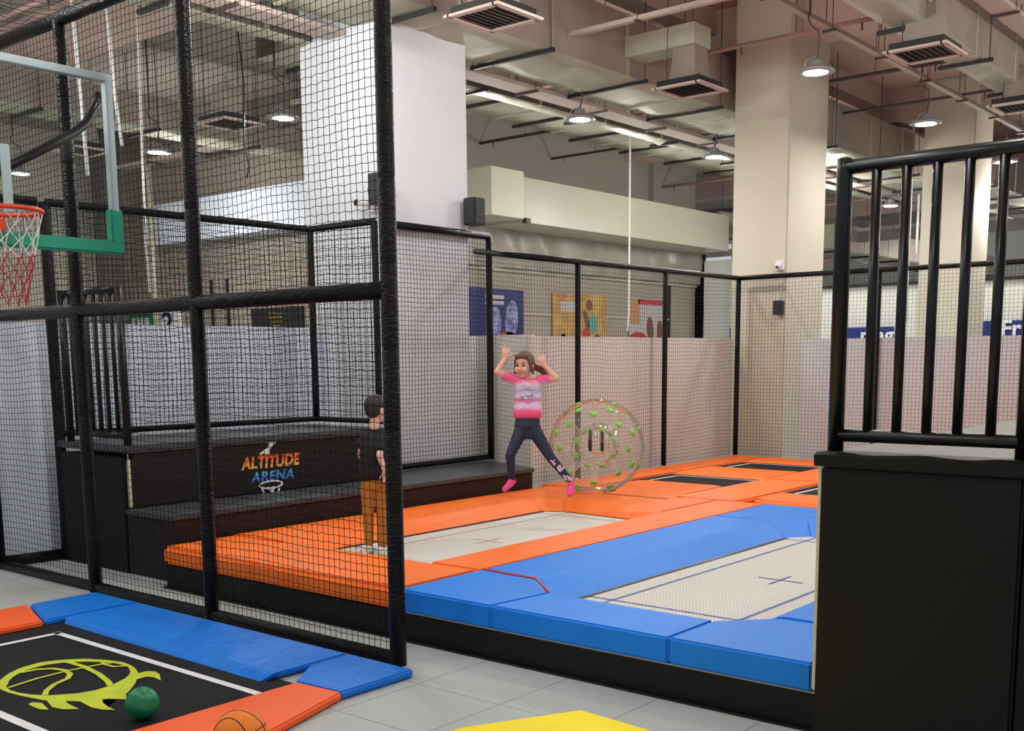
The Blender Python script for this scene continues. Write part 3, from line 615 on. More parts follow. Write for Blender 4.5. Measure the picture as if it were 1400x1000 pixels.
band([C4(*p) for p in [(310,803),(420,795),(520,778),(610,750),(680,715),(705,695),(718,668)]], [C4(*p) for p in [(300,834),(420,838),(560,840),(640,830),(700,790),(740,740),(760,690)]])
for P in ([(250,828),(285,870),(345,882),(432,880),(400,865),(370,850),(355,832)], [(355,830),(425,832),(500,872),(560,884),(630,886),(590,868),(562,846),(560,828),(600,824),(640,826),(690,828),(690,790),(560,810),(420,820)],
          [(155,855),(175,844),(230,848),(250,868),(267,885),(215,882),(180,868)], [(740,690),(800,674),(850,676),(872,690),(880,726),(845,708),(800,704),(750,718),(725,740)],
          [(818,875),(838,852),(846,866),(854,902),(836,890)]):
    gpoly([C4(*p) for p in P])
gline([C4(*p) for p in [(45,765),(200,715),(370,672),(560,635),(640,625)]], .022)
gline([C4(*p) for p in [(115,682),(200,665),(290,660),(355,670),(385,690),(370,715),(300,745),(255,780),(245,806)]], .032)
gline([C4(*p) for p in [(370,624),(460,650),(540,690),(590,730),(605,755)]], .034)
gline([C4(*p) for p in [(560,620),(565,636),(620,650),(700,646)]], .022)
bmesh.ops.triangulate(bm, faces=bm.faces[:])
for f in bm.faces:
    f.normal_update()
    if f.normal.z < 0: f.normal_flip()
me = bpy.data.meshes.new('flaming_ball_print'); bm.to_mesh(me); bm.free(); link('flaming_ball_print', me, M['lime'], t)
GM = 'pads around the basketball mat'
DB = M['bluedeep']
def mpad(label, m, top, bot=None, **kw): return pad(label, m, top, bot, z1, .004, .012, GM, **kw)
mpad('blue mat pad along the foot of the net cage, long middle one', DB, [(3.72,4.86),(4.27,4.86),(4.27,7.15),(3.7,7.15)], [(3.64,4.9),(4.27,4.86),(4.27,7.15),(3.66,7.1)])
mpad('blue corner pad below the cage end post', DB, [(3.72,4.3),(4.27,4.3),(4.27,4.84),(3.95,4.84),(3.7,4.66)])
mpad('blue corner pad at the left end beside the orange pad', DB, [(3.6,7.16),(4.27,7.16),(4.27,7.74),(3.75,7.74),(3.55,7.14)])
mpad('orange mat pad at the left edge of the picture', M['orange2'], [(1.2,7.16),(3.54,7.14),(3.73,7.74),(1.2,7.74)])
mpad('orange mat pad under the basketball', M['orange2'], [(1.2,3.8),(2.6,3.96),(3.1,4.1),(3.73,4.3),(3.7,4.64),(1.2,4.64)])
# balls
def sphere_thing(name, label, m, px, py, dep, r):
    bm = bmesh.new(); ball(bm, (0,0,0), r, u=40, v=24); o = from_bm(bm, name, m, None, True); o.location = atd(px, py, dep); return tag(o, label, 'ball')
gb = sphere_thing('rubber_ball', 'plain dark green rubber ball on the black basketball mat', M['gball'], 194, 948.5, 5.5, .083); gb.location.z = .0125+.083
obm = mat('basketball_orange', (255,134,26), .5, bump=.5, bscale=250)
ob = sphere_thing('basketball', 'orange basketball with black seams at the bottom edge on the orange pad', obm, 329, 1008, 4.86, .12)
ob.location = atd(329, 1008.5, 4.72); ob.location.z = max(ob.location.z, .05+.116)
r = .1195; rot = Matrix.Rotation(.5, 3, 'Z') @ Matrix.Rotation(-.5, 3, 'X')
bm = bmesh.new()
def circ(f, n=48):
    tube(bm, [rot @ (Vector(f(2*math.pi*i/n)).normalized()*r) for i in range(n)], .0028, 6, closed=True)
circ(lambda a: (math.cos(a), math.sin(a), 0)); circ(lambda a: (0, math.cos(a), math.sin(a)))
for s in (-1, 1): circ(lambda a: (s*(.72+.28*math.cos(2*a)), math.cos(a)*1.0, math.sin(a)*.9))
so = from_bm(bm, 'seam', M['black']); so.parent = ob
# yellow foam piece
pad('bright yellow foam pad on the floor at the bottom edge', M['yellow'], [(4.28,3.13),(3.72,3.42),(3.1,3.55),(2.4,3.3),(2.3,2.3),(3.4,1.9),(4.2,2.2),(4.24,2.7)], z1=.05, z0=.001, bev=.012)

# ------------------------------------------------------------------ basketball hoop
t = thing('basketball_hoop', 'clear basketball backboard with green padding, red rim and net at upper left', 'basketball hoop', (3.17,7,2.55))
box('backboard', M['glass'], 2.17, 4.17, 6.995, 7.005, 2.56, 3.7, t)
bm = bmesh.new(); bx(bm, 2.14, 4.2, 6.97, 7.03, 3.66, 3.71, .004); 
for x in (2.14, 4.15): bx(bm, x, x+.05, 6.97, 7.03, 2.8, 3.66, .004)
from_bm(bm, 'board_frame', M['alu'], t)
bm = bmesh.new(); bx(bm, 2.12, 4.22, 6.96, 7.04, 2.53, 2.62, .012)
for x in (2.12, 4.13): bx(bm, x, x+.09, 6.96, 7.04, 2.6, 2.83, .01)
from_bm(bm, 'board_padding', M['greenpad'], t)
bm = bmesh.new(); bx(bm, 2.87, 3.47, 6.985, 6.993, 3.1, 3.16); bx(bm, 3.41, 3.47, 6.985, 6.993, 2.75, 3.1); bx(bm, 2.87, 2.93, 6.985, 6.993, 2.75, 3.1)
from_bm(bm, 'target_square', M['alu'], t)
rc = Vector((3.235, 6.66, 2.705)); rr = .225
rim_ = tubeobj('rim', M['rim'], [rc+Vector((rr*math.cos(a), rr*math.sin(a), 0)) for a in [2*math.pi*i/40 for i in range(40)]], .014, t, 10, True)
box('rim_bracket', M['rim'], 3.13, 3.35, 6.86, 6.99, 2.61, 2.715, t, .005)
L1, L2 = [], []; nn_ = 12
def rad(q): return rr*(1-.5*min(1, q*1.1))+.0
for s in (1, -1):
    for i in range(nn_):
        P = []
        for j in range(25):
            q = j/24; a = 2*math.pi*i/nn_+s*q*1.6*(1 if q > .3 else 1)+.15*math.sin(q*9)
            P.append(rc+Vector((rad(q)*math.cos(a), rad(q)*math.sin(a), -.56*q)))
        P = np.array([tuple(p) for p in P]); L1.append(P[:12]); L2.append(P[11:])
strands('net_cord', L1, .0035, M['cord_w'], rim_); o_ = strands('net_cord', L2, .0035, M['cord_r'], rim_); o_['label'] = 'red lower half of the hoop net'
tubeobj('support_arm', M['railpaint'], [aty(-40, 250, 7.35), aty(0, 233, 7.35), aty(60, 203, 7.4), aty(102, 181, 7.5), aty(118, 168, 7.55), aty(133, 140, 7.6), aty(136, 128, 7.6)], .032, t, 12)

# ------------------------------------------------------------------ ceiling services
def duct(label, m, x0, x1, y0, y1, za, zb, botm=None, hang=2.0, bands=1.6):
    t = thing('air_duct', label, 'duct', ((x0+x1)/2, (y0+y1)/2, za), 'foil wrapped air ducts')
    bm = bmesh.new(); n = int((x1-x0)/.16); R = []
    for i in range(n+1):
        x = x0+(x1-x0)*i/n; q = (.012*noise.noise(Vector((x*2, y0, 0))) for _ in range(9)); b_ = -.02*abs(math.sin(math.pi*(x-x0)/bands))
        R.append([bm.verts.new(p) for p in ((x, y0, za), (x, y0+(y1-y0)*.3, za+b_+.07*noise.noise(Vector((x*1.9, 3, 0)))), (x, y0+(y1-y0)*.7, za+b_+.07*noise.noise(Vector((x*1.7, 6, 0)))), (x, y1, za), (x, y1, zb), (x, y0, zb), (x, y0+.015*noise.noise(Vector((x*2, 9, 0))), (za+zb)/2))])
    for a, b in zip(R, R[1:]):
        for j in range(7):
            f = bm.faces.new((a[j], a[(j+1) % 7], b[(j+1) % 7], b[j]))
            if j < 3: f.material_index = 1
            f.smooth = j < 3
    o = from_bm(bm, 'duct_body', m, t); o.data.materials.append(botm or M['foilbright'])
    x = x0+.6
    while x < x1:
        box('hanger_bar', M['ventblack'], x, x+.05, y0-.12, y1+.12, za-.06, za-.015, t)
        for y in (y0-.08, y1+.08): tubeobj('hanger_rod', M['rod'], [(x+.02, y, za-.05), (x+.02, y, 6.9)], .008, t, 5)
        x += hang
    x = x0+.3
    while x < x1: box('joint_band', M['foilbright'], x, x+.06, y0-.012, y1+.012, za-.012, zb+.01, t); x += bands
    return t
duct('big foil wrapped rectangular air duct running beside the large white pillar', M['foil'], 4, 30, 8.28, 9.35, 5.4, 6.15)
duct('narrow foil wrapped duct crossing the upper right corner', M['foil'], 6, 34, 4.56, 4.98, 5.42, 5.98)
duct('wide flat duct under the ceiling near the back wall', M['foil'], 10, 27, 11.2, 12.9, 5.95, 6.4, hang=1.7)
duct('slim dark duct alongside the big foil duct', M['foildark'], 6, 27, 10.02, 10.3, 5.36, 5.6, hang=2.4)
duct('duct high at the far left above the wall, seen through the cage', M['foil'], 4, 14, 16.4, 17.1, 5.6, 6.1)
duct('large grey duct in the deep right of the hall', M['foildark'], 23.2, 34, 7.1, 7.8, 5.2, 5.9, bands=.9)
duct('crosswise hall duct far behind the railing', M['foil'], 26, 40, 11.4, 12.4, 4.4, 5.0)
def cable_tray(label, x0, x1, y0, y1, z, m=None, hang=1.6, h=.05):
    t = thing('cable_tray', label, 'cable tray', (x0, y0, z), 'cable trays'); box('tray', m or M['tray'], x0, x1, y0, y1, z, z+h, t)
    L_ = max(x1-x0, y1-y0); s = .5; along = (x1-x0) > (y1-y0)
    while s < L_:
        for q in (0, 1):
            p = (x0+s, (y0, y1)[q]) if along else ((x0, x1)[q], y0+s); tubeobj('hanger_rod', M['rod'], [(p[0], p[1], z-.01), (p[0], p[1], 6.9)], .006, t, 5)
        if along: box('cross_bar', M['rod'], x0+s-.02, x0+s+.02, y0-.04, y1+.04, z-.03, z, t)
        else: box('cross_bar', M['rod'], x0-.04, x1+.04, y0+s-.02, y0+s+.02, z-.03, z, t)
        s += hang
    return t
cable_tray('wide pale cable tray just behind the big foil duct', 5, 28, 9.45, 9.76, 5.33)
cable_tray('pale strut running across the hall above the big duct', 11.07, 11.15, 2, 13.5, 5.62, h=.05)
cable_tray('thin strut from which the hanging lamps are hung', 6, 42, 5.76, 5.84, 5.62)
cable_tray('pale cable tray above the narrow upper right duct', 6, 34, 4.05, 4.3, 5.75, hang=1.9)
cable_tray('thin strut carrying the second row of lamps', 6, 42, 9.3, 9.36, 5.55, h=.04)
cable_tray('wall side tray on the left above the left bulkhead', 13.2, 13.5, 13.8, 22, 5.9)
pk = 0
PL = ['nearest thin red-brown pipe crossing under the ceiling', 'second thin pipe crossing under the ceiling', 'third thin pipe crossing under the ceiling', 'fourth thin pipe crossing under the ceiling, far off', 'pipe deep in the hall under the ceiling', 'pipe crossing above the cage at upper left']
for (x, z, r_), lb_ in zip(((14.1,6.0,.03),(16.8,6.0,.03),(19.1,6.0,.025),(23.5,5.9,.03),(27.5,5.7,.03),(6.9,6.0,.03)), PL):
    t = thing('sprinkler_pipe', lb_, 'pipe', (x, 5, z), 'thin pipes under the ceiling')
    tubeobj('pipe', M['rod'] if x in (16.8, 19.1) else M['pinkpipe'], [(x,-1,z),(x,20,z)], r_, t, 8)
    for i in range(12): tubeobj('hanger_rod', M['rod'], [(x, i*1.7, z), (x, i*1.7, 6.9)], .006, t, 5); tubeobj('sprinkler_head', M['rod'], [(x, i*1.7+.8, z), (x, i*1.7+.8, z-.12)], .012, t, 5)
def vent(label, x, y, z, s=.3, up=True):
    t = thing('air_vent', label, 'air vent', (x, y, z), 'ceiling air vents')
    box('black_box', M['ventblack'], x-s, x+s, y-s, y+s, z+.02, z+.1, t)
    bm = bmesh.new()
    for a in ((x-s-.05,x+s+.05,y-s-.05,y-s+.02),(x-s-.05,x+s+.05,y+s-.02,y+s+.05),(x-s-.05,x-s+.02,y-s,y+s),(x+s-.02,x+s+.05,y-s,y+s)): bx(bm, *a, z-.005, z+.02)
    from_bm(bm, 'frame', M['vent'], t)
    bm = bmesh.new()
    for i in range(8):
        yy = y-s+.06+i*(2*s-.12)/7
        vs = [bm.verts.new(p) for p in ((x-s,yy-.015,z-.0),(x+s,yy-.015,z-.0),(x+s,yy+.015,z+.02),(x-s,yy+.015,z+.02))]; bm.faces.new(vs)
    from_bm(bm, 'louvres', M['vent'], t)
    for a in (-1, 1): tubeobj('hanger_rod', M['rod'], [(x+a*s,y+s*.5,z+.1),(x+a*s,y+s*.5,6.9)], .006, t, 5)
    a, b = s*.5, s*.62
    bm = bmesh.new(); loft(bm, [(x-a,y-a),(x+a,y-a),(x+a,y+a),(x-a,y+a)], [(x-b,y-b),(x+b,y-b),(x+b,y+b),(x-b,y+b)], z+.5, z+.1); from_bm(bm, 'duct_neck', M['foil'], t)
    return t
for v in ((12.45,7.42,5.1,'square black-boxed air vent hanging left of the right pillar'),(12.75,4.6,5.1,'square air vent under the narrow duct at upper right'),(16.3,4.55,5.1,'square air vent at the right picture edge'),
          (8.6,7.35,5.1,'square air vent at the top edge beside the white pillar'),(9.8,13.3,5.1,'square air vent hanging behind the cage centre bay'),(9.6,16.9,5.15,'air vent in the upper left behind the backboard'),(5.0,9.7,5.3,'air vent at the top left corner above the cage roof')):
    vent(v[3], *v[:3])
box('neck', M['foilbright'], 12.25, 12.65, 7.25, 8.27, 5.6, 5.85, None); n_ = bpy.data.objects['neck']; n_.name = 'branch_duct'; tag(n_, 'short foil branch duct above the vent left of the right pillar', 'duct')
LL = ['hanging round lamp in front of the right pillar', 'round lamp right of the right pillar, second in the row', 'small round lamp at the right edge above the railing', 'round lamp above the middle of the long bulkhead', 'round lamp just left of the right pillar',
      'lamp left of the white pillar behind the cage net', 'lamp seen through the net right of the backboard corner', 'lamp glimpsed beside the backboard frame', 'distant lamp seen between the second and third railing bars', 'distant lamp near the right edge between the railing bars',
      'very distant lamp low between the railing bars', 'faint distant lamp deep in the hall', 'distant lamp by the right picture edge', 'faraway lamp behind the third pillar']
def lamp(x, y, z, label):
    t = thing('hanging_lamp', label, 'lamp', (x, y, z), 'round hanging hall lamps')
    bm = bmesh.new(); lathe(bm, [(.0,.13),(.0,.21),(.015,.215),(.03,.2),(.05,.1),(.1,.08),(.14,.06),(.15,.0)], (x,y,z), (0,0,1), 28); hs = from_bm(bm, 'housing', M['lamp'], t, True)
    bm = bmesh.new(); lathe(bm, [(-.012,0),(-.012,.1),(-.005,.14),(.003,.145)], (x,y,z), (0,0,1), 28); from_bm(bm, 'lens', M['led'], hs, True)
    tubeobj('bracket', M['lamp'], [(x-.12,y+.08,z+.03),(x-.1,y+.07,z+.12),(x,y,z+.17),(x,y,z+.2)], .008, t, 6)
    tubeobj('cable', M['rod'], [(x,y,z+.14),(x+.03,y-.02,z+.3),(x+.01,y-.02,z+.45),(x-.08,y+.03,z+.5),(x-.1,y+.06,z+.58),(x-.06,y+.06,z+.65),(x-.06,y+.06,6.9)], .012, t, 6)
    lamp_light(x, y, z-.015)
for (x, y), lb_ in zip(LAMPS, LL): lamp(x, y, 5.0, lb_)
# hanging cords
tag(tubeobj('dangling_rope', M['cord_w'], [(17.98,12,6.9),(17.98,12,4.5),(18.0,12.02,2.6),(17.93,12,2.3)], .02, None, 6), 'long white cord hanging straight down in front of the bulkhead', 'rope')
tag(tubeobj('dangling_rope', M['black'], [(9.05,12,6.9),(9.03,12.02,6.2),(9.08,11.98,5.3),(9.06,12,4.6),(9.12,12,4.3),(9.08,12,4.15)], .012, None, 6), 'thin black cord dangling left of the white pillar', 'rope')
for i, (px, x2) in enumerate(((98, 7.0), (145, 7.4))):
    a = aty(px, 0, 12); tag(tubeobj('dangling_rope', M['cord_w'], [a+Vector((0,0,1.1)), a, aty(px+12, 130, 12), aty(px+22, 240 if i == 0 else 200, 12)], .02, None, 6), ('white cord hanging beside the backboard corner, left one', 'white cord hanging beside the backboard corner, right one')[i], 'rope')
tag(tubeobj('dangling_rope', M['cord_w'], [aty(190, 0, 12)+Vector((0,0,1)), aty(195, 225, 12), aty(199, 330, 12), aty(205, 400, 12)], .015, None, 6), 'short white cord in front of the left bulkhead', 'rope')
tag(tubeobj('drop_pipe', M['cream'], [(13.5,21.2,6.9),(13.5,21.2,0)], .07, None, 8), 'pale vertical pipe in front of the left bulkhead', 'pipe')
for i, (px, py) in enumerate(((1197, 338), (1238, 440), (1253, 348))):
    p_ = atx(px, py, 23.5 if i != 2 else 25.5)
    tag(tubeobj('drop_pipe', M['cord_w'], [(p_.x, p_.y, 6.9), p_], .03, None, 6), ('white drop pipe between the first two railing bars', 'long white cord right of the third railing bar', 'short white pipe beside the third pillar')[i], 'pipe')
# far clutter of struts deep in the hall
t = thing('service_frame', 'grey steel service frames and pipes deep in the hall ceiling', 'pipework', (28, 9, 3))
for i in range(26):
    rs = random.Random(i); x = 24.6+rs.random()*12; y = 6+rs.random()*12; z = 3.6+rs.random()*2.6
    if rs.random() < .5: box('strut', M['foildark'] if i % 3 else M['tray'], x, x+.06+rs.random()*.2, y, y+3+rs.random()*3, z, z+.08+rs.random()*.2, t)
    else: box('strut', M['tray'] if i % 3 else M['foilbright'], x, x+3+rs.random()*3, y, y+.06+rs.random()*.25, z, z+.08+rs.random()*.2, t)
for q in ((24.7,13.2),(25.6,13.1)): tubeobj('upright', M['dark'], [(q[0],q[1],0),(q[0],q[1],6.9)], .09, t, 6)
box('light_panel', M['farwall'], 25, 25.1, 12.0, 16, 0, 4.2, t)

# ------------------------------------------------------------------ wall devices
def speaker(label, p, w, h, d):
    t = thing('wall_speaker', label, 'speaker', p); cb = box('cabinet', M['speaker'], p[0]-w/2, p[0]+w/2, p[1]-d/2, p[1]+d/2, p[2]-h/2, p[2]+h/2, t, .012)
    box('grille', M['black'], p[0]-w/2+.02, p[0]+w/2-.02, p[1]-d/2-.006, p[1]-d/2, p[2]-h/2+.02, p[2]+h/2-.02, cb); box('bracket', M['rod'], p[0]-.02, p[0]+.02, p[1]+d/2, p[1]+d/2+.06, p[2]-.03, p[2]+.03, t)
speaker('black wall speaker on the right corner of the white pillar', (9.84, 8.74, 3.5), .2, .31, .18)
speaker('black wall speaker on the left face of the white pillar, beside the cage post', (8.45, atx(519, 282, 8.45).y, 3.62), .16, .33, .2)
p = atx(1064.5, 421, 14.76); t = thing('wall_speaker', 'small black speaker hanging low on the right pillar', 'speaker', p)
box('cabinet', M['speaker'], p.x-.06, p.x+.06, p.y-.065, p.y+.065, p.z-.1, p.z+.1, t, .01); tubeobj('cable', M['cctv'], [(p.x+.06,p.y,p.z+.1),(14.85,p.y,3.05)], .006, t, 5)
p = atx(1065.5, 363, 14.8); t = thing('security_camera', 'small white dome camera on the right pillar above the rail', 'camera', p)
box('mount', M['cctv'], p.x-.02, p.x+.05, p.y-.06, p.y+.06, p.z-.07, p.z+.07, t, .006)
bm = bmesh.new(); ball(bm, (p.x-.04, p.y, p.z-.01), .045); from_bm(bm, 'dome', M['cctv'], t, True); bm = bmesh.new(); ball(bm, (p.x-.075, p.y, p.z-.025), .02); from_bm(bm, 'lens', M['eye'], t, True)
p = atx(492, 279, 8.45); t = thing('security_camera', 'white bullet camera on the white pillar, left of the cage post', 'camera', p)
tubeobj('body', M['cctv'], [(p.x-.02,p.y,p.z+.01),(p.x+.03,p.y-.14,p.z)], .035, t, 12); box('mount', M['cctv'], 8.5, 8.57, p.y-.16, p.y-.06, p.z-.09, p.z+.04, t, .005)
tubeobj('lens', M['eye'], [(p.x-.03,p.y+.04,p.z+.015),(p.x-.02,p.y,p.z+.01)], .036, t, 12)
p = aty(719, 302, 13.45); t = thing('security_camera', 'tiny camera under the bulkhead near the boxed section', 'camera', p); box('body', M['rod'], p.x-.05, p.x+.1, 13.4, 13.5, p.z-.05, p.z+.05, t, .01)

# ------------------------------------------------------------------ clear bumper ball
cc = atd(815.5, 614, 11.95); cc.z = max(cc.z, .34+.5); Rb = .52
ax = (CAM-cc); ax.z = 0; ax.normalize(); ax = (Matrix.Rotation(-.08, 3, 'Z') @ ax)
t = thing('bumper_ball', 'clear inflatable bumper ball with green dots and black inner straps', 'inflatable ball', (cc.x, cc.y, cc.z-Rb))
prof = []
for i in range(33):
    a = math.radians(-128+256*i/32); prof.append((-.0+.40*math.sin(a)*1.0, .17+.0+.0+max(.0, .35*(math.cos(a)))*1.0 if abs(a) < math.radians(90) else .17+.35*math.cos(a)*.28))
bm = bmesh.new(); lathe(bm, prof, cc, ax, 40); from_bm(bm, 'outer_skin', M['clear'], t, True)
bm = bmesh.new(); lathe(bm, [(-.32,.24),(-.2,.2),(0,.19),(.2,.2),(.32,.24)], cc, ax, 36); from_bm(bm, 'inner_tunnel', M['clear'], t, True)
u_ = ax.cross(Vector((0,0,1))).normalized(); w_ = Vector((0,0,1))
def bp(t_, r_, a): return cc+ax*t_+(u_*math.cos(a)+w_*math.sin(a))*r_
for ring, (t_, r_, n_, ph) in enumerate(((.33,.37,8,.0),(.3,.44,8,.39),(.12,.505,8,.39),(-.15,.50,8,0),(.2,.215,8,.39),(-.1,.2,8,.0))):
    for i in range(n_):
        a = 2*math.pi*i/n_+ph+math.pi/2; c = bp(t_, r_, a); bm = bmesh.new()
        dirn = (c-(cc+ax*t_*.4)).normalized(); q = Vector((0,0,1)).rotation_difference(dirn).to_matrix()
        ball(bm, c, .04 if t_ > .15 else .034, 1, 1, .4, 12, 8, q); from_bm(bm, 'green_dot', M['green_dot'], t, True)
cords = []
for i in range(8):
    a = 2*math.pi*i/8+math.pi/2
    for da in (-.08, .08, 0): cords.append(np.array([tuple(bp(.33, .37, a+da)), tuple(bp(.25, .28, a+da)), tuple(bp(.2, .215, a+da*2))]))
strands('inner_cords', cords, .006, M['cord_w'], t)
for s in (-1, 1):
    c = cc+u_*s*.065*1.0+ax*.05; bm = bmesh.new(); bx(bm, -.017, .017, -.02, .02, -.05, .18, .004); 
    for v in bm.verts: v.co = c+u_*v.co.x+ax*v.co.y+w_*v.co.z
    from_bm(bm, 'strap', M['black'], t)
bm = bmesh.new(); lathe(bm, [(.30,.235),(.315,.245),(.33,.235)], cc, ax, 36); from_bm(bm, 'tunnel_edge', M['clear'], t, True)

# ------------------------------------------------------------------ people
def capsule(bm, a, b, ra, rb, n=14):
    a, b = Vector(a), Vector(b); d = b-a; L_ = max(d.length, 1e-5); d = d/L_
    prof = [(-ra*math.cos(math.radians(q)), ra*math.sin(math.radians(q))) for q in (2, 25, 50, 75)]+[(0, ra)]+[(L_*f, ra+(rb-ra)*f) for f in (.33, .66)]+[(L_, rb)]+[(L_+rb*math.cos(math.radians(q)), rb*math.sin(math.radians(q))) for q in (75, 50, 25, 2)]
    lathe(bm, prof, a, d, n)
    # close poles
def fuse(name, shapes, m, parent, vox=.007, smooth_it=4):
    bm = bmesh.new()
    for s in shapes:
        if s[0] == 'c': capsule(bm, *s[1:])
        else: ball(bm, *s[1:])
    bmesh.ops.holes_fill(bm, edges=[e for e in bm.edges if e.is_boundary], sides=0)
    bmesh.ops.recalc_face_normals(bm, faces=bm.faces)
    me = bpy.data.meshes.new(name); bm.to_mesh(me); bm.free(); o = bpy.data.objects.new(name, me); COL.objects.link(o)
    md = o.modifiers.new('r', 'REMESH'); md.mode = 'VOXEL'; md.voxel_size = vox
    ms = o.modifiers.new('s', 'SMOOTH'); ms.iterations = smooth_it; ms.factor = .5
    me2 = bpy.data.meshes.new_from_object(o.evaluated_get(bpy.context.evaluated_depsgraph_get()))
    bpy.data.objects.remove(o)
    for p in me2.polygons: p.use_smooth = True
    me2.materials.clear(); me2.name = name
    return link(name, me2, m, parent)
def hand(S_, wrist, palm_dir, across, size, curl=0.0, spread=.35, thumb=1, back=None):
    # palm then five separate fingers
    pd = Vector(palm_dir).normalized(); ac = Vector(across).normalized(); ac = (ac-pd*ac.dot(pd)).normalized(); nn = pd.cross(ac)
    w = Vector(wrist); L_ = size
    for k_ in (-.3, 0, .3): S_.append(('c', w+ac*k_*L_*.25, w+pd*L_*.42+ac*k_*L_*.42, L_*.12, L_*.115))
    for i, (f, ln) in enumerate(((-.21,.36),(-.07,.45),(.07,.43),(.21,.34))):
        ang = f*spread*6; b0 = w+pd*L_*.46+ac*f*L_*.95; d0 = (pd*math.cos(ang)+ac*math.sin(ang)).normalized()
        m1 = b0+(d0*math.cos(curl)+nn*math.sin(curl))*L_*ln*.5; m2 = m1+(d0*math.cos(curl*2.2)+nn*math.sin(curl*2.2))*L_*ln*.5
        S_ += [('c', b0, m1, L_*.062, L_*.056), ('c', m1, m2, L_*.056, L_*.046)]
    b0 = w+pd*L_*.16+ac*(-.2*thumb)*L_; m1 = b0+(pd*.6-ac*thumb*.8)*L_*.24; m2 = m1+(pd*.9-ac*thumb*.4)*L_*.2
    S_ += [('c', b0, m1, L_*.075, L_*.065), ('c', m1, m2, L_*.065, L_*.05)]
# --- girl, jumping above the orange and white bed
D = 10.0
def G(px, py, dd=0): return atd(px, py, D+dd)
g_ = thing('girl', 'girl in pink tie-dye shirt and navy leggings jumping, arms raised, legs apart', 'person', G(722, 675))
FB = -FW; FB = Vector((FB.x, FB.y, 0)).normalized()
hc = G(716.3, 500.5); R3 = Matrix.Rotation(.35, 3, 'Z')
face = (R3.inverted() @ FB); face = Matrix.Rotation(-.42, 3, 'Z') @ FB
side = face.cross(Vector((0,0,1))).normalized()
HM = Matrix((side, -face, Vector((0,0,1)))).transposed()     # local x side, y back, z up
def hp(x, y, z): return hc+HM @ Vector((x, y, z))
Sx = [('b', hp(0,.01,.018), .1, .82, .93, 1.0, 20, 14, HM), ('b', hp(0,-.02,-.045), .068, .9, .95, 1.05, 16, 10, HM), ('c', hp(0,-.045,-.085), hp(0,-.05,-.085), .032, .03),
      ('c', hp(0,-.088,-.005), hp(0,-.106,-.03), .009, .013), ('b', hp(.034,-.07,-.035), .03), ('b', hp(-.034,-.07,-.035), .03),
      ('b', hp(.083,.015,-.01), .02, .5, .8, 1.3, 10, 8, HM), ('b', hp(-.083,.015,-.01), .02, .5, .8, 1.3, 10, 8, HM), ('c', hp(0,-.082,-.062), hp(0,-.084,-.062), .016, .015),
      ('c', G(719,511,.02), G(721,524,.02), .038, .042)]
shL, shR = G(701,519,0), G(740,519.5,.02); elL, wrL = G(679.5,509,-.06), G(690,491,-.02); elR, wrR = G(761,518,-.05), G(745,500.5,-.03)
Sx += [('c', G(720,532), G(720,570), .05, .052), ('c', shL, elL, .036, .03), ('c', elL, wrL, .03, .02), ('c', shR, elR, .036, .03), ('c', elR, wrR, .03, .02)]
hand(Sx, wrL, UP+RT*.15, RT, .14, .1, .26, thumb=-1); hand(Sx, wrR, UP-RT*.5, RT, .14, .1, .22, thumb=1)
hipL, hipR = G(713,588), G(730,588); knL, knR = G(697.5,623,-.08), G(753,626,-.05); anL, anR = G(700,657,.03), G(780.5,661,-.03)
Sx += [('c', hipL, knL, .05, .034), ('c', knL, anL, .034, .024), ('c', hipR, knR, .05, .036), ('c', knR, anR, .034, .024), ('c', anL, G(690,669,-.05), .024, .02), ('c', anR, G(780,676,-.1), .024, .02)]
body = fuse('body', Sx, M['skin'], g_, .0055, 3)
M['tiedye'] = grad_z('tie_dye', [(0,(238,66,112)),(.2,(242,90,138)),(.34,(228,214,240)),(.46,(214,110,150)),(.56,(222,210,232)),(.7,(176,168,196)),(.82,(216,200,218)),(.93,(236,96,142)),(1,(244,90,140))], G(720,574).z, G(720,516).z, .75, .09, 9)
Tt = [('c', G(709,524,.0), G(734,524.5,.01), .048, .048), ('c', G(712,528,.0), G(731,528,.0), .062, .062), ('c', G(712.5,536,.0), G(730,536,.0), .07, .07), ('c', G(712.5,544,.0), G(729.5,544,.0), .07, .07), ('c', G(712.5,552,.0), G(729.5,552,0), .069, .069), ('c', G(712.5,559,.0), G(730,559,0), .07, .07), ('c', G(712.5,566,.0), G(730.5,566,0), .071, .071), ('b', G(721,548), .085, 1, .8, 1.9),
      ('c', shL+Vector((0,0,.0)), shL.lerp(elL,.5), .046, .042), ('c', shR, shR.lerp(elR,.45), .046, .044), ('c', G(706,521), shL, .046, .046), ('c', G(737,521), shR, .046, .046)]
sh = fuse('tshirt', Tt, M['tiedye'], g_, .008, 3)
bm = bmesh.new()
for k_, (x, y, w, h) in enumerate(((714,541,6,3.5),(722,541,5,3),(729,541,5,3.5),(718,545,18,2.2),(720,528,16,1.4),(721,532,20,1.4))):
    ball(bm, G(x, y, -.084), h/149*.6, w/h, .4, 1, 10, 6, Matrix((RT, FW, UP)).transposed())
from_bm(bm, 'shirt_print', mat('shirt_print_violet', (120,70,120), .7, col2=(230,220,235), vscale=40), g_, True)
Lg = [('c', G(713,583), G(728.5,583), .068, .07), ('c', G(712.5,576), G(729.5,576), .058, .06), ('c', G(713,592), G(729,592), .062, .062), ('c', hipL, knL, .068, .044), ('c', hipR, knR, .07, .046), ('c', knL, anL, .045, .031), ('c', knR, G(779,657.5,-.03), .046, .031), ('b', G(721,584), .09, 1, .8, .9)]
fuse('leggings', Lg, M['navy'], g_, .007, 3)
bm = bmesh.new(); rs = random.Random(4); pk_ = (knR.lerp(anR,.05))
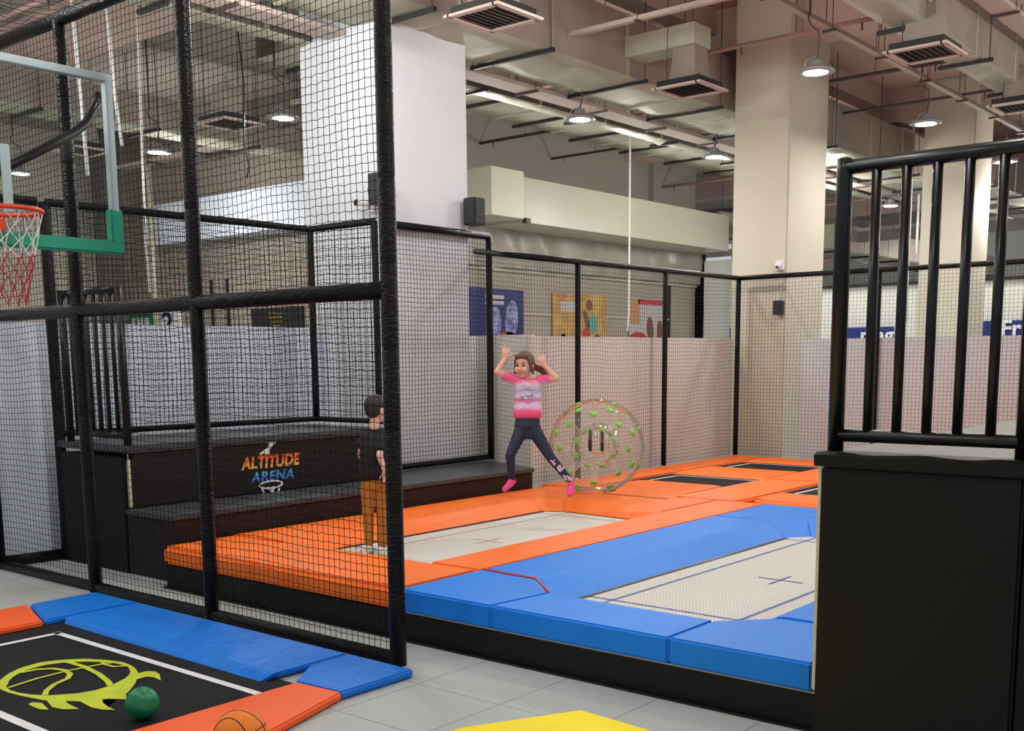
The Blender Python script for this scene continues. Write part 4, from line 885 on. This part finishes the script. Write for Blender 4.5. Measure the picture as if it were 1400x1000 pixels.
for i in range(22):
    f = .08+.85*rs.random(); c = knR.lerp(anR, f)-FW*.038+RT*(rs.random()-.45)*.06; ball(bm, c, .007+.008*rs.random(), 1.4, .4, .8, 8, 6, Matrix((RT, FW, UP)).transposed() @ Matrix.Rotation(rs.random()*3, 3, 'Y'))
from_bm(bm, 'legging_print', mat('legging_print_pink', (214,150,190), .7, col2=(225,215,240), vscale=60), g_, True)
fuse('sock', [('c', G(700,656.5,.03), G(697,662,0), .031, .032), ('c', G(697,662,0), G(690,669.5,-.06), .032, .026), ('c', G(702,658,.06), G(697,663,.02), .026, .03)], M['sock'], g_, .006)
fuse('sock', [('c', G(780.3,660.5,-.03), G(781,664,-.04), .032, .034), ('c', G(781,666,-.04), G(779.5,676,-.12), .034, .03)], M['sock'], g_, .006)
Hh = [('b', hp(0,.03,.035), .106, .86, .95, 1.0, 20, 14, HM), ('c', hp(.06,-.035,.05), hp(.088,.0,-.06), .022, .016), ('c', hp(-.06,-.035,.05), hp(-.088,.0,-.06), .022, .016), ('c', hp(-.045,-.06,.085), hp(.045,-.06,.085), .022, .022),
      ('c', hp(-.03,.1,.0), G(739,503,.1), .035, .045), ('c', G(739,503,.1), G(746,512,.1), .045, .022)]
hr = fuse('hair', Hh, M['hair'], g_, .007, 3)
# carve the face opening by pulling hair back from the face: face pieces sit in front
for s in (1, -1):
    bm = bmesh.new(); ball(bm, hp(s*.032,-.087,.005), .011, 1.3, .6, .8, 12, 8, HM); from_bm(bm, 'eye', M['eye'], g_, True)
    bm = bmesh.new(); tube(bm, [hp(s*.016,-.093,.026), hp(s*.032,-.092,.03), hp(s*.048,-.082,.026)], .004, 6); from_bm(bm, 'eyebrow', M['hair'], g_, True)
bm = bmesh.new(); ball(bm, hp(0,-.094,-.062), .018, 1.1, .45, .4, 12, 8, HM); from_bm(bm, 'lips', M['lip'], g_, True)
# --- boy, standing on the bed, back to the camera
D2 = 8.75
def Q(px, py, dd=0): return atd(px, py, D2+dd)
b_ = thing('boy', 'boy in black t-shirt and ochre trousers standing behind the net, back turned', 'person', Q(514, 757))
hb = Q(514.5, 559); fb = Matrix.Rotation(-.75, 3, 'Z') @ Vector((FW.x, FW.y, 0)).normalized(); sb = fb.cross(Vector((0,0,1))).normalized()
BM_ = Matrix((sb, -fb, Vector((0,0,1)))).transposed()
def bh(x, y, z): return hb+BM_ @ Vector((x, y, z))
Sb = [('b', bh(0,.0,.0), .088, .86, .98, 1.05, 18, 12, BM_), ('b', bh(0,-.03,-.05), .06, .95, 1, 1, 14, 10, BM_), ('c', bh(0,-.085,-.01), bh(0,-.1,-.035), .01, .013), ('c', Q(513,572), Q(512.5,584), .042, .045),
      ('b', bh(.078,.01,-.012), .02, .5, .9, 1.3, 10, 8, BM_), ('b', bh(-.078,.01,-.012), .02, .5, .9, 1.3, 10, 8, BM_)]
sR, eR, wR = Q(522,598,-.05), Q(519,623,-.13), Q(526,645,-.13); sL, eL, wL = Q(499,598,.0), Q(492.5,622,.05), Q(500,640,.14)
Sb += [('c', Q(512.5,602), Q(512.5,650), .055, .06), ('c', sR, eR, .032, .026), ('c', eR, wR, .026, .018), ('c', sL, eL, .032, .026), ('c', eL, wL, .026, .018)]
hand(Sb, wR, -UP+RT*.2, RT, .105, .25, .1, thumb=1); hand(Sb, wL, -UP+FW*.3, RT, .105, .25, .1, thumb=1)
Sb += [('c', Q(505,665), Q(504.5,745), .035, .024), ('c', Q(521,665), Q(523,745), .035, .024), ('c', Q(505,750), Q(508,755.5,.12), .028, .024), ('c', Q(521,751), Q(527,757,.0), .028, .024)]
fuse('body', Sb, M['skin_b'], b_, .0055, 3)
fuse('tshirt', [('c', Q(504,593), Q(522,592.5), .045, .045), ('c', Q(504,601), Q(521,601), .066, .066), ('c', Q(503.5,611), Q(521,611), .072, .072), ('c', Q(503.5,621), Q(521,621), .073, .073), ('c', Q(503,631), Q(521.5,631), .073, .073), ('c', Q(502.5,641), Q(522,641), .073, .073), ('c', Q(502.5,649), Q(522,649), .073, .073), ('b', Q(512,625), .09, 1, .85, 2),
    ('c', Q(502,596), Q(494.5,607), .046, .044), ('c', Q(522,597,-.03), Q(519.5,613,-.1), .052, .046)], M['tee_black'], b_, .008, 3)
fuse('trousers', [('c', Q(503.5,666), Q(521.5,666), .064, .064), ('c', Q(504,662), Q(521.5,662), .058, .058), ('c', Q(503.5,672), Q(503.5,708), .06, .046), ('c', Q(503.5,708), Q(504.5,742), .046, .038), ('c', Q(522,672), Q(523.5,708), .06, .05), ('c', Q(523.5,708), Q(523,742), .05, .042)], M['brown'], b_, .007, 2)
fuse('shoe', [('c', Q(505,751,.0), Q(509,752,.1), .032, .028), ('c', Q(503,751,-.03), Q(505,751,.02), .03, .03)], M['sock_w'], b_, .006)
fuse('shoe', [('c', Q(519,753,-.02), Q(528,757,-.05), .034, .03), ('c', Q(524,752), Q(530,750,.05), .026, .02)], M['sock_w'], b_, .006)
fuse('hair', [('b', bh(0,.012,.028), .095, .9, 1, .95, 18, 12, BM_), ('b', bh(0,.03,-.005), .082, .92, .9, .9, 16, 10, BM_)], M['hair_b'], b_, .006, 2)
